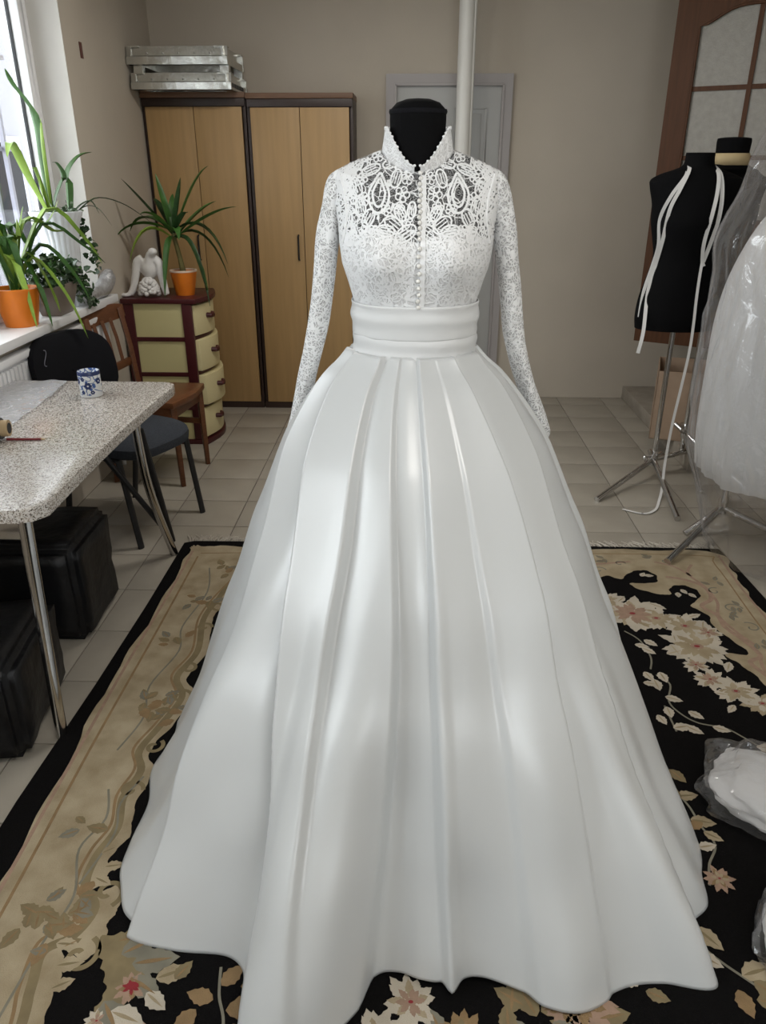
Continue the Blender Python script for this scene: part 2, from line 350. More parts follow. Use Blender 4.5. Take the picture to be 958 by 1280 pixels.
def bez(p0, p1, p2, n=9):
    p0, p1, p2 = Vector(p0), Vector(p1), Vector(p2)
    return [(1-t)**2*p0 + 2*t*(1-t)*p1 + t*t*p2 for t in [i/(n-1) for i in range(n)]]
def smoothpath(pts, per=6):
    pts = [Vector(p) for p in pts]; out = []
    for i in range(len(pts)-1):
        a = pts[max(i-1,0)]; b = pts[i]; c = pts[i+1]; d = pts[min(i+2,len(pts)-1)]
        for k in range(per):
            t = k/per
            out.append(0.5*((2*b) + (c-a)*t + (2*a-5*b+4*c-d)*t*t + (3*b-a-3*c+d)*t**3))
    return out + [pts[-1]]

# ------------------------------------------------------------------ the room
XL, XR, YB, ZC = -1.65, 2.36, 5.49, 2.75
def struct(name, mb, m, **k): return tag(mb.build(name, m, **k), kind='structure')
fl = struct('floor', MB().box(XL-0.25, XR+0.2, FRONT_Y-0.25, YB+0.2, -0.12, -0.004), M['grout'])
PX, PY, GX, GY = 0.3143, 0.2985, -1.13, 2.03
tile_me = None
RUGX0, RUGX1, RUGY1 = -1.03, 1.395, 3.065
for i in range(-2, 11):
    for j in range(-6, 12):
        x0 = GX + i*PX; y0 = GY + j*PY; x1 = x0+PX; y1 = y0+PY
        if x1 <= XL+0.01 or x0 >= XR-0.01 or y0 >= YB-0.02: continue
        if x0 > RUGX0+0.02 and x1 < RUGX1-0.02 and y1 < RUGY1-0.02: continue
        if y1 < 0.8: continue
        a, b, c, d = max(x0, XL), min(x1, XR), y0, min(y1, YB)
        full = abs((b-a)-PX) < 1e-4 and abs((d-c)-PY) < 1e-4
        g = 0.0022
        if full and tile_me:
            o = bpy.data.objects.new('tile', tile_me); COL.objects.link(o); o.location = (a, c, 0); o.parent = fl
        else:
            o = MB().box(g, (b-a)-g, g, (d-c)-g, -0.012, 0).build('tile', M['tile'], None, bevel=0.0015, local=True); o.location = (a, c, 0); o.parent = fl
            if full: tile_me = o.data

def wall_with_holes(mb, axis, c0, c1, u0, u1, z0, z1, holes):
    us = sorted({u0, u1, *[h[0] for h in holes], *[h[1] for h in holes]})
    for a, b in zip(us, us[1:]):
        hs = sorted([h for h in holes if h[0] <= a and h[1] >= b], key=lambda h: h[2]); z = z0
        for h in hs + [None]:
            t = h[2] if h else z1
            if t > z:
                if axis == 'x': mb.box(c0, c1, a, b, z, t)
                else: mb.box(a, b, c0, c1, z, t)
            if h: z = h[3]
    return mb
struct('wall_left', wall_with_holes(MB(), 'x', XL-0.25, XL, FRONT_Y-0.25, YB+0.2, 0, ZC, [WL1, WL2]), M['wall'], smooth=False)
struct('wall_back', MB().box(XL, XR, YB, YB+0.2, 0, ZC), M['wall'], smooth=False)
struct('wall_right', MB().box(XR, XR+0.2, FRONT_Y-0.25, YB+0.2, 0, ZC), M['wall'], smooth=False)
struct('wall_front', wall_with_holes(MB(), 'y', FRONT_Y-0.25, FRONT_Y, XL, XR, 0, ZC, [WF]), M['wall'], smooth=False)
struct('ceiling', MB().box(XL-0.25, XR+0.2, FRONT_Y-0.25, YB+0.2, ZC, ZC+0.15), M['ceiling'], smooth=False)
for (lx, ly), pw, lab in ADDED_LAMPS:  # fittings for the two added lamps
    lt = thing('added_ceiling_lamp', (lx, ly, ZC), lab, 'lamp', group='added ceiling lamps')
    MB().box(lx-.62, lx+.62, ly-.09, ly+.09, 2.70, ZC).build('housing', M['pvc'], lt, bevel=.006)
    MB().box(lx-.585, lx+.585, ly-.085, ly+.085, 2.679, 2.70).build('diffuser', M['glaze'], lt, bevel=.004)
# concrete steps up to the side door
st = struct('step_1', MB().box(1.54, XR, 4.02, YB, 0, 0.09), M['concrete'], bevel=0.006)
struct('step_2', MB().box(1.90, XR, 4.12, YB, 0.09, 0.30), M['concrete'], bevel=0.006)

def window(name, y0, y1, z0, z1, mull):
    w = thing(name, (-1.83, (y0+y1)/2, z0), kind='structure')
    # plastered reveal lining
    rv = MB(); e = 0.004
    rv.box(-1.80, XL+0.001, y1-e, y1+0.0, z0, z1).box(-1.80, XL+0.001, y0, y0+e, z0, z1).box(-1.80, XL+0.001, y0, y1, z1-e, z1)
    rv.build('reveal', M['reveal'], w, smooth=False)
    f = MB(); t = 0.06
    f.box(-1.87, -1.80, y0, y0+t, z0+t, z1-t).box(-1.87, -1.80, y1-t, y1, z0+t, z1-t).box(-1.87, -1.80, y0, y1, z0, z0+t).box(-1.87, -1.80, y0, y1, z1-t, z1)
    for ym in mull: f.box(-1.87, -1.80, ym-t/2, ym+t/2, z0+t, z1-t)
    f.build('frame', M['pvc'], w, bevel=0.006)
    ys = [y0+t] + [v for ym in mull for v in (ym-t/2, ym+t/2)] + [y1-t]
    for k in range(0, len(ys), 2):
        a, b = ys[k]+0.004, ys[k+1]-0.004; s = MB(); q = 0.055; c, d = z0+t+0.004, z1-t-0.004
        s.box(-1.865, -1.785, a, a+q, c+q, d-q).box(-1.865, -1.785, b-q, b, c+q, d-q).box(-1.865, -1.785, a, b, c, c+q).box(-1.865, -1.785, a, b, d-q, d)
        so = s.build('sash', M['pvc'], w, bevel=0.008)
        g = MB()
        for (p1, p2, p3, p4) in ((a+q, a+q+.006, c+q, d-q), (b-q-.006, b-q, c+q, d-q), (a+q, b-q, c+q, c+q+.006), (a+q, b-q, d-q-.006, d-q)):
            g.box(-1.843, -1.828, p1, p2, p3, p4)
        g.build('seal', M['rubber'], so, smooth=False)
        MB().box(-1.838, -1.832, a+q-.01, b-q+.01, c+q-.01, d-q+.01).build('pane', M['glass'], so, smooth=False)
    return w
w1 = window('window_1', *WL1, [3.18])
window('added_window_left', *WL2, [0.35])  # extra window added out of view, lets daylight onto the dress
# unseen window added behind the camera for daylight: frame with mullions
w3 = thing('added_window_front', ((WF[0]+WF[1])/2, FRONT_Y-0.15, WF[2]), kind='structure')
f = MB(); t = 0.06
for (a, b) in ((WF[0], WF[0]+t), (WF[1]-t, WF[1]), (1.27, 1.33)): f.box(a, b, FRONT_Y-0.19, FRONT_Y-0.12, WF[2], WF[3])
f.box(WF[0], WF[1], FRONT_Y-0.19, FRONT_Y-0.12, WF[2], WF[2]+t).box(WF[0], WF[1], FRONT_Y-0.19, FRONT_Y-0.12, WF[3]-t, WF[3])
f.build('frame', M['pvc'], w3, bevel=0.006)
for a, b in ((WF[0]+t, 1.27), (1.33, WF[1]-t)): MB().box(a, b, FRONT_Y-0.158, FRONT_Y-0.152, WF[2]+t, WF[3]-t).build('pane', M['glass'], w3, smooth=False)
# sill
sl = struct('window_sill', MB().box(-1.799, -1.585, WL1[0]-0.06, 4.20, 0.877, 0.916), M['pvc'], bevel=0.007)
tag(sl, 'white window sill with plants under the window', 'sill')
# grille outside
gr = thing('window_grille', (-1.98, 3.2, 0.9), 'grey painted security bars outside the left window', 'grille')
for k in range(12):
    y = 2.33 + k*0.155
    MB().box(-1.99, -1.97, y-0.011, y+0.011, 0.82, 2.5).build('bar', M['bar'], gr, smooth=False)
for z in (0.86, 1.62, 2.02, 2.47): MB().box(-2.0, -1.985, 2.2, 4.2, z-0.01, z+0.01).build('crossbar', M['bar'], gr, smooth=False)
# outdoors
struct('ground', MB().box(-9, -1.92, -6, 12, -0.35, -0.3), M['ground'], smooth=False)
bo = thing('building', (-5.5, 11, -0.3), 'grey building facade outside beyond the window bars', 'building')
MB().box(-5.9, -5.5, 6.5, 18, -0.3, 6).build('facade', M['houseout'], bo, smooth=False)
for y_ in (8.4, 10.6, 12.8, 15.0):
    wi = MB().box(-5.52, -5.47, y_, y_+1.0, 0.5, 1.9).build('window', M['bar'], bo, smooth=False)
    MB().box(-5.475, -5.465, y_+.08, y_+.92, .58, 1.82).build('pane', M['blackfab'], wi, smooth=False)
tr = thing('tree', (-4.4, 6.4, -0.3), 'leafy green tree seen outside through the window', 'tree')
MB().tube([(-4.4,6.4,-.3),(-4.42,6.42,0.9),(-4.3,6.5,2.0)], [.09,.07,.05]).build('trunk', M['stem'], tr)
mb = MB(); rnd = random.Random(3)
for k in range(1500):
    u = Vector((rnd.gauss(0,1), rnd.gauss(0,1), rnd.gauss(0,1))).normalized() * (rnd.random()**0.4)
    p = Vector((-4.4,6.4,1.35)) + Vector((u.x*0.75, u.y*0.9, u.z*1.0)); a = Vector((rnd.gauss(0,1),rnd.gauss(0,1),rnd.gauss(0,1))).normalized(); b = a.orthogonal().normalized()
    L_ = 0.075; mb.add([p, p+a*L_*.5+b*L_*.3, p+a*L_, p+a*L_*.5-b*L_*.3], [(0,1,2,3)])
mb.build('crown', M['leaflight'], tr, smooth=False)

# sticker on the left wall
tag(MB().box(XL, XL+0.003, 4.31, 4.345, 2.03, 2.10).build('wall_sticker', M['sticker'], bevel=0.001), 'small brown sticker on the wall beside the window', 'sticker')

# back door
d1 = thing('door_1', (0.218, YB, 0), kind='structure')
x0, x1, zt = -0.178, 0.614, 2.065
c = MB(); w_ = 0.055
c.box(x0, x0+w_, YB-0.035, YB-.001, 0, zt-w_).box(x1-w_, x1, YB-0.035, YB-.001, 0, zt-w_).box(x0, x1, YB-0.035, YB, zt-w_, zt)
c.build('casing', M['casing'], d1, smooth=False)
c = MB(); e = .012
c.box(x0+w_-.004, x0+w_+e, YB-0.045, YB-.03, 0, zt-w_).box(x1-w_-e, x1-w_+.004, YB-0.045, YB-.03, 0, zt-w_).box(x0+w_, x1-w_, YB-0.045, YB-.03, zt-w_-e, zt-w_+.004)
c.build('casing_bead', M['casing'], d1, bevel=0.003)
lf = MB().box(x0+w_+.004, x1-w_-.004, YB-0.018, YB, 0.01, zt-w_-.004).build('door_leaf', M['doorgrey'], d1)
for (a, b) in ((x0+w_+.10, 0.185), (0.25, x1-w_-.10)):
    for (c0, c1) in ((0.15, 0.75), (0.86, 1.30), (1.40, 1.88)):
        p = MB(); q = .012
        p.box(a, a+q, YB-.026, YB-.016, c0, c1).box(b-q, b, YB-.026, YB-.016, c0, c1).box(a, b, YB-.026, YB-.016, c0, c0+q).box(a, b, YB-.026, YB-.016, c1-q, c1)
        p.box(a+.035, b-.035, YB-.027, YB-.016, c0+.035, c1-.035)
        p.build('panel', M['doorgrey'], lf, bevel=0.003)
MB().tube([(.50,YB-.02,1.0),(.50,YB-.06,1.0),(.40,YB-.065,1.0)], .009).build('handle', M['steel'], lf)
# heating pipe in front of it
pp = thing('pipe', (0.30, 5.25, 0), 'white vertical heating pipe in front of the grey door', 'pipe')
MB().tube([(0.30,5.25,0),(0.30,5.25,ZC)], 0.047, 24).build('riser', M['pipe'], pp)
MB().tube([(0.335,5.24,0),(0.345,5.24,ZC)], 0.012, 12).build('thin_pipe', M['pipe'], pp)
# brown side door standing open
A = math.radians(-30)
d2 = thing('door_2', (1.445, 5.02, 0.52), kind='structure'); d2.rotation_euler = (0, 0, A)
DW, DH = 0.86, 2.05
fr = MB()
# leaf in local x (width), y (thickness), z; arched glass opening above the middle
gx0, gx1, gz0, gz1 = 0.13, 0.73, 0.74, 1.80
fr.box(0, gx0, -.02, .02, 0, DH).box(gx1, DW, -.02, .02, 0, DH).box(gx0, gx1, -.02, .02, 0, gz0)
n = 16
for k in range(n):
    a, b = gx0+(gx1-gx0)*k/n, gx0+(gx1-gx0)*(k+1)/n
    ar = lambda x: gz1 - 0.085 + 0.085*sm(math.sin(PI*(x-gx0)/(gx1-gx0))**1.0)
    za, zb = ar(a), ar(b)
    fr.add([(a,-.02,za),(b,-.02,zb),(b,-.02,DH),(a,-.02,DH),(a,.02,za),(b,.02,zb),(b,.02,DH),(a,.02,DH)], [(0,1,2,3),(7,6,5,4),(0,4,5,1),(3,2,6,7)])
fr.build('door_leaf', M['doorbrown'], d2, local=True, smooth=False)
g = MB(); gm = (gx0+gx1)/2; rows = [gz0, 1.07, 1.42, gz1+0.01]
for a, b in ((gx0-.01, gm-.01), (gm+.01, gx1+.01)):
    for r0, r1 in zip(rows, rows[1:]):
        MB().box(a, b, -.004, .004, r0, r1-.01).build('pane', M['frosted'], d2, local=True, smooth=False)
mu = MB().box(gm-.012, gm+.012, -.016, .016, gz0, gz1)
for z in rows[1:-1]: mu.box(gx0, gx1, -.014, .014, z-.017, z+.007)
mu.build('glazing_bar', M['doorbrown'], d2, local=True)
bd = MB(); bd.tube([(gx0,-.02,gz0)]+[(gx0+(gx1-gx0)*k/n, -.021, gz1-.085+.085*sm(math.sin(PI*k/n))) for k in range(n+1)]+[(gx1,-.02,gz0),(gx0,-.02,gz0)], .007, 6)
bd.build('bead', M['doorbrown'], d2, local=True)

# ------------------------------------------------------------------ wardrobes
def wardrobe(xa, xb, yf, zt, label):
    w = thing('wardrobe', ((xa+xb)/2, (yf+YB)/2, 0), label, 'wardrobe', group='pair of wardrobes')
    b = MB(); t = .018
    b.box(xa, xa+t, yf+.02, YB-.005, 0, zt-.02).box(xb-t, xb, yf+.02, YB-.005, 0, zt-.02).box(xa, xb, YB-.012, YB-.005, 0, zt-.02).box(xa+t, xb-t, yf+.03, YB-.01, 0, .07).box(xa+t,xb-t,yf+.03,YB-.01,zt-.05,zt-.02)
    b.build('carcass', M['darkwood'], w, bevel=.002)
    MB().box(xa-.003, xb+.003, yf-.005, YB-.003, zt-.03, zt).build('top_board', M['browntop'], w, bevel=.003)
    MB().box(xa+.003, xb-.003, yf+.002, yf+.022, zt-.075, zt-.032).build('fascia', M['darkwood'], w, bevel=.002)
    mid = (xa+xb)/2
    for k, (a, c_) in enumerate(((xa+.022, mid-.002), (mid+.002, xb-.022))):
        d = MB().box(a, c_, yf, yf+.018, .045, zt-.078).build('door', M['beech'], w, bevel=.002)
        if k == 0:
            hx = c_-.035
            MB().tube([(hx,yf,.99),(hx,yf-.022,.995),(hx,yf-.022,1.135),(hx,yf,1.14)], .006, 8).build('handle', M['black'], d)
    MB().box(xa, xb, yf+.005, yf+.03, 0, .043).build('plinth', M['darkwood'], w)
    return w
wardrobe(-1.645, -1.016, 5.15, 1.945, 'beech wardrobe in the corner with silver frames lying on its top')
wardrobe(-1.008, -0.368, 5.15, 1.94, 'beech wardrobe with dark edges beside the grey door')

# silver frames on the wardrobe
def foil_frame(z0, h, dx, label):
    w = thing('light_frame', (-1.33+dx, 5.2, z0), label, 'frame', group='silver frames on the wardrobe')
    xa, xb, ya, yb = -1.635+dx, -1.055+dx, 4.97, 5.45
    def rail(p, q, name, inward):
        # L-shaped folded sheet rail with a sloped face
        p, q = Vector(p), Vector(q); i = Vector(inward); m = MB()
        prof = [(0,0),(0,h*.42),(.016,h*.5),(.02,h),(.075,h),(.075,h-.006),(.03,h-.008),(.026,.006),(.06,.004),(.06,0)]
        vs = [p+i*a+Vector((0,0,b)) for a,b in prof]+[q+i*a+Vector((0,0,b)) for a,b in prof]; k = len(prof)
        m.add(vs, [tuple(range(k-1,-1,-1)), tuple(range(k,2*k))]+[(j,(j+1)%k,k+(j+1)%k,k+j) for j in range(k)])
        return m.build(name, M['silver'], w, smooth=False)
    fr_ = rail((xa,ya,z0),(xb,ya,z0),'front_rail',(0,1,0)); rail((xa,yb,z0),(xb,yb,z0),'rear_rail',(0,-1,0))
    rail((xa+.002,ya+.004,z0),(xa+.002,yb-.004,z0),'side_rail',(1,0,0)); sr = rail((xb-.002,ya+.004,z0),(xb-.002,yb-.004,z0),'side_rail',(-1,0,0))
    for k in range(5):
        x = lerp(xa+.12, xb-.1, k/4); MB().ellip((x,ya+.012,z0+h*.62),(.004,.008,.004),8,6).build('rivet', M['steel'], fr_)
    return w, sr
w_, sr = foil_frame(1.945, .085, 0.004, 'silver metal frame lying directly on the wardrobe, lower one')
for k in range(5):
    y = 5.0+k*.07; MB().box(-1.055, -1.0515, y, y+.05, 1.958, 1.980).build('dark_print', M['rubber'], sr, smooth=False)
w2_, _s = foil_frame(2.070, .092, -0.008, 'silver metal frame stacked on top of the other frame')
for x_ in (-1.615, -1.115):
    for y_ in (5.0, 5.38): MB().box(x_, x_+.05, y_, y_+.05, 2.030, 2.071).build('spacer', M['silver'], w2_, smooth=False)

# ------------------------------------------------------------------ radiator
# chalk mark on the black backrest
rd = thing('radiator', (-1.6, 3.3, 0.1), 'white ribbed radiator under the window sill', 'radiator')
m = MB()
for k in range(52): y = 2.35+k*.033; m.box(-1.622, -1.604, y, y+.02, .18, .80)
m.box(-1.645, -1.618, 2.34, 4.07, .16, .82); m.build('ribbed_panel', M['pvc'], rd, bevel=0)
MB().box(-1.646, -1.600, 2.33, 4.08, .815, .845).build('top_grille', M['pvc'], rd, bevel=.006)
MB().tube([(-1.615,4.02,.18),(-1.615,4.02,0.0)], .011).build('feed_pipe', M['pvc'], rd)

# ------------------------------------------------------------------ chest of drawers
ch = thing('chest_of_drawers', (-1.42, 4.58, 0), 'cream and burgundy plastic chest of four drawers by the window', 'chest of drawers')
CY0, CY1, CX0, CX1 = 4.37, 4.80, -1.635, -1.245
def bow(x0, xe, y0, y1, b, n=12):
    return [(x0,y0)] + [(xe + b*math.sin(PI*k/n), lerp(y0,y1,k/n)) for k in range(n+1)] + [(x0,y1)]
HZ = [0.03, 0.232, 0.435, 0.640, 0.835]
MB().prism(bow(CX0-.008, CX1+.03, CY0-.006, CY1+.006, .05), .835, .862).build('top', M['burgundy'], ch, bevel=.004)
MB().prism(bow(CX0, CX1+.025, CY0, CY1, .05), 0, .03).build('base', M['burgundy'], ch, bevel=.004)
for y in (CY0, CY1-.05):
    for x in (CX0, CX1-.055):
        MB().box(x, x+.058, y, y+.05, .03, .835).build('post', M['burgundy'], ch, bevel=.006)
for z in HZ[1:-1]:
    MB().prism(bow(CX0+.01, CX1-.004, CY0+.004, CY1-.004, .05), z-.018, z+.006).build('shelf_rail', M['burgundy'], ch, bevel=.002)
for k in range(4):
    MB().box(CX0+.03, CX1-.03, CY0+.012, CY0+.018, HZ[k], HZ[k+1]).build('side_panel', M['cream'], ch, smooth=False)
    MB().box(CX0+.03, CX1-.03, CY1-.018, CY1-.012, HZ[k], HZ[k+1]).build('side_panel', M['cream'], ch, smooth=False)
    out = (0.012, 0.038, 0.022, 0.010)[k]
    d = MB().prism(bow(CX1-.10+out, CX1+.005+out, CY0+.018, CY1-.018, .05), HZ[k]+.012, HZ[k+1]-.012).build('drawer', M['creamface'], ch, bevel=.008)
    hx = CX1+.050+out; hz = (HZ[k]+HZ[k+1])/2+.015; hy = (CY0+CY1)/2-.05
    MB().tube([(hx-.012,hy-.035,hz),(hx+.016,hy-.026,hz-.002),(hx+.022,hy,hz-.004),(hx+.016,hy+.026,hz-.002),(hx-.012,hy+.035,hz)], .012, 8, flat=1.2).build('handle', M['burgundy'], d)

# ------------------------------------------------------------------ plants
def blade(pts, wmax, mt, parent, fold=.25, tipw=.05, base=.45, name='leaf'):
    """strap leaf along a path: folded along its midrib, tapering to a tip"""
    pts = smoothpath(pts, 4) if len(pts) > 3 else bez(*pts, 11) if len(pts) == 3 else pts
    k = len(pts); m = MB(); vs = []; fs = []
    for i, p in enumerate(pts):
        t = i/(k-1); tan = (pts[min(i+1,k-1)]-pts[max(i-1,0)]).normalized()
        side = tan.cross(Vector((0,0,1)))
        if side.length < .25: side = tan.cross(Vector((0.3,1,0)))
        side.normalize(); up = side.cross(tan).normalized()
        w = wmax*(base+(1-base)*sm(t*3))*(1-max(0,(t-.35)/.65)**2.0*(1-tipw))/1.0
        vs += [p-side*w/2+up*w*fold, p, p+side*w/2+up*w*fold, p-Vector(up)*w*.06]
    for i in range(k-1):
        a, b = i*4, (i+1)*4
        fs += [(a,a+1,b+1,b),(a+1,a+2,b+2,b+1),(a+2,a+3,b+3,b+2),(a+3,a,b,b+3)]
    m.add(vs, fs); return m.build(name, mt, parent, sharp=60)
def pot(c, r0, r1, h, parent, rimm):
    m = MB().lathe([(r0,0),(lerp(r0,r1,.5)*1.02,h*.5),(r1,h*.97),(r1,h),(r1-.008,h),(r1-.012,h-.02)], c, 36); m.build('pot', M['orange'], parent)
    MB().lathe([(r1+.0015,h-.006),(r1+.002,h+.003),(r1-.008,h+.004),(r1-.009,h-.004)], c, 36, caps=False).build('pot_rim', rimm, parent)
    MB().lathe([(.001,h-.012),(r1-.011,h-.014),(r1-.011,h-.03),(.001,h-.03)], c, 24, caps=False).build('soil', M['soil'], parent)

# yucca on the chest
C = Vector((-1.315, 4.54, .862))
yu = thing('potted_yucca', C, 'yucca with long green leaves in an orange pot on the chest of drawers', 'plant')
pot(C, .052, .076, .135, yu, M['rim'])
MB().tube([C+Vector((0,0,.12)), C+Vector((-.01,0,.2)), C+Vector((-.03,0,.30)), C+Vector((-.035,0,.37))], [.018,.014,.013,.012], 10).build('stem', M['stem'], yu)
crown = C+Vector((-.035,0,.345))
S = 1/212.0
yt = [((166,233),0,.05,-.10),((196,228),.0,.03,.05),((232,232),.0,.02,-.06),((258,220),.1,.02,.08),((296,262),.03,.06,-.1),((262,258),.02,.05,.12),
      ((143,300),.10,.10,-.05),((152,292),.12,.1,.12),((165,322),.17,.06,-.12),((205,362),.13,.02,-.16),((277,326),.2,.05,-.02),((271,345),.2,.04,.10),
      ((255,372),.22,.02,-.10),((246,362),.18,.0,.06),((228,297),.05,.0,-.14),((183,270),.05,.04,-.10),((240,268),.03,.04,-.12),((210,250),.02,.0,.12),((185,255),.03,.0,.14)]
for (px, py), arch, _, dy in yt:
    tip = crown + Vector(((px-213)*S, dy, -(py-290)*S*1.02))
    mid = (crown+tip)/2 + Vector((0,0,arch+.03)) + Vector(((px-213)*S*.15,0,0))
    blade([crown+Vector((0,0,random.uniform(-.05,.03))), mid, tip], random.uniform(.040,.050), random.choice([M['leaf'],M['leaf'],M['leafdark']]) if (px,py)!=(165,322) else M['leaflight'], yu)

# near orange pot on the sill
C = Vector((-1.685, 3.30, .916))
sp = thing('potted_dracaena', C, 'arching strap-leaved plant in an orange pot on the window sill', 'plant')
pot(C, .066, .094, .155, sp, M['orange'])
crown = C+Vector((0,0,.17)); S2 = 1/262.0
for k, ((px, py), (mx, my), dx, w, mt) in enumerate([
    ((45,268),(20,315),-.02,.026,'leaflight'),((92,296),(50,296),.0,.028,'leaflight'),((126,337),(80,285),.05,.03,'leaflight'),((128,336),(70,300),.08,.026,'leaf'),
    ((87,262),(45,300),.0,.012,'leaflight'),((98,376),(60,322),.12,.034,'leaf'),((86,420),(45,335),.15,.03,'leaflight'),((28,400),(14,330),.12,.03,'leaflight'),
    ((46,400),(30,335),.13,.03,'leaf'),((25,362),(15,310),.10,.034,'leaf'),((60,386),(40,330),.10,.026,'leaflight'),((-12,300),(5,300),.0,.03,'leaflight'),
    ((0,272),(8,305),-.02,.032,'leaf'),((-25,340),(-8,305),.05,.03,'leaflight'),((10,262),(14,300),-.05,.03,'leaf'),((-20,380),(-10,320),.08,.03,'leaf'),
    ((33,280),(24,315),.02,.03,'leaflight'),((-30,290),(-5,300),-.05,.03,'leaf'),((48,318),(30,300),-.05,.03,'leaf'),((15,290),(14,320),.04,.034,'leaf')]):
    f_ = lambda q, d: crown + Vector((d + .0, (q[0]-18)*S2*1.05, -(q[1]-352)*S2 - .0))
    # on the sill the plant spreads along the window (y) and into the room (x)
    g_ = lambda q, d: crown + Vector((max(-.075, (q[0]-18)*S2*.62 + d*.5), (q[0]-18)*S2*.75 - d*.6, -(q[1]-352)*S2*.95))
    blade([crown+Vector((random.uniform(-.02,.02),random.uniform(-.02,.02),-.03)), g_((lerp(18,mx,.8),my-12), dx*.6), g_((lerp(mx,px,.55),lerp(my,py,.35)), dx*.9), g_((px,py), dx)], w*1.45, M[mt], sp)

# white fluted vase with a clivia
C = Vector((-1.695, 3.84, .916))
cv = thing('potted_clivia', C, 'strap-leaved plant in a tall white fluted vase at the window', 'plant')
MB().lathe([(.080,0),(.083,.02),(.074,.05),(.072,.15),(.082,.30),(.097,.38),(.114,.42),(.116,.432),(.108,.434),(.098,.42)], C, 96, flutes=22, fa=.05).build('vase', M['whitepot'], cv)
MB().lathe([(.001,.41),(.088,.405),(.088,.39),(.001,.39)], C, 24, caps=False).build('soil', M['soil'], cv)
crown = C+Vector((0,0,.41)); S3 = 1/236.0
for (px, py), (mx, my), (dx, dx2), w, mt, fd in [
    ((43,108),(72,150),(-.05,-.02),.034,'leaf',.2),((9,190),(28,180),(.02,0),.034,'leaflight',.15),((33,180),(50,200),(-.03,-.02),.02,'leafdark',.2),
    ((70,152),(66,180),(.02,.02),.016,'leaflight',.2),((132,184),(98,205),(.0,0),.032,'leaf',.25),((72,195),(85,210),(.03,.02),.026,'leaf',.2),
    ((182,263),(120,232),(.08,.05),.014,'leafdark',.2),((118,262),(105,240),(.1,.05),.012,'leafdark',.2),((125,250),(110,236),(.02,.02),.014,'leafdark',.2),((52,232),(52,200),(.04,.02),.018,'leaflight',.2)]:
    bx_ = 68 if px < 80 else 90
    h_ = lambda q, d: crown + Vector((max(-.07,(q[0]-74)*S3*.55+d), (q[0]-74)*S3*.85, -(q[1]-250)*S3))
    blade([h_((bx_,256),0), h_((lerp(bx_,mx,.45),lerp(250,my,.5)),dx2*.5), h_((mx,my),dx2), h_((lerp(mx,px,.5), lerp(my,py,.5)-6), lerp(dx2,dx,.5)), h_((px,py),dx)], w*1.35, M[mt], cv, fold=fd, base=.7)
def ivy(name, parent, pts, n, size, spread, mts, seed):
    r = random.Random(seed); m = MB(); path = smoothpath(pts, 8)
    for k in range(n):
        p = path[r.randrange(len(path))] + Vector((r.gauss(0,spread[0]), r.gauss(0,spread[1]), r.gauss(0,spread[2])))
        a = Vector((r.gauss(.6,1), r.gauss(-.5,1), r.gauss(.1,.8))).normalized(); b = a.orthogonal().normalized(); b.rotate(Matrix.Rotation(r.random()*6.28, 3, a)); s = size*r.uniform(.6,1.25)
        c = a.cross(b)*s*.12; m.mi = r.randrange(len(mts))
        # five-pointed ivy leaf
        q = [p, p+a*s*.15+b*s*.5, p+a*s*.45+b*s*.33+c, p+a*s*.6+b*s*.42, p+a*s*1.0, p+a*s*.6-b*s*.42, p+a*s*.45-b*s*.33+c, p+a*s*.15-b*s*.5]
        m.add(q, [(0,1,2,3,4),(0,4,5,6,7)])
    return tag(m.build(name, mts, parent, smooth=False), kind='stuff')
ivy('creeping_leaves', cv, [crown+Vector((-.02,-.09,.0)), crown+Vector((.05,-.05,.03)), crown+Vector((.06,.05,.02))], 110, .02, (.02,.03,.012), [M['leafdark'],M['ivygrey']], 5)
ivy('trailing_leaves', cv, [crown+Vector((.08,.08,-.04)), crown+Vector((.095,.1,-.14)), crown+Vector((.105,.13,-.25))], 70, .026, (.01,.014,.02), [M['leafdark']], 6)

# taupe wedge planter with ivy
C = Vector((-1.650, 3.585, .916))
pl = thing('ivy_planter', C, 'taupe angular planter full of small-leaved ivy on the window sill', 'plant')
m = MB(); a0, a1, b0, b1, h = .045, .063, .07, .135, .135
vs = []
for (hx, hy, z) in ((a0,b0,0),(a1,b1,h),(a1-.008,b1-.008,h),(a1-.012,b1-.014,h-.03)):
    vs += [C+Vector((sx*hx, sy*hy, z)) for sx, sy in ((-1,-1),(1,-1),(1,1),(-1,1))]
fs = [(3,2,1,0),(12,13,14,15)]
for l in range(3):
    for j in range(4): fs.append((l*4+j, l*4+(j+1)%4, (l+1)*4+(j+1)%4, (l+1)*4+j))
m.add(vs, fs); m.build('planter', M['taupe'], pl, bevel=.003)
ivy('ivy_foliage', pl, [C+Vector((.0,-.13,.17)), C+Vector((.01,-.04,.2)), C+Vector((.0,.08,.19)), C+Vector((.03,.2,.15))], 330, .033, (.03,.035,.032), [M['leafdark'],M['leaf'],M['ivygrey'],M['leafdark']], 8)
ivy('hanging_ivy', pl, [C+Vector((.04,.14,.15)), C+Vector((.06,.19,.07)), C+Vector((.07,.22,.02))], 90, .034, (.014,.03,.018), [M['leafdark'],M['leafdark'],M['ivygrey']], 9)

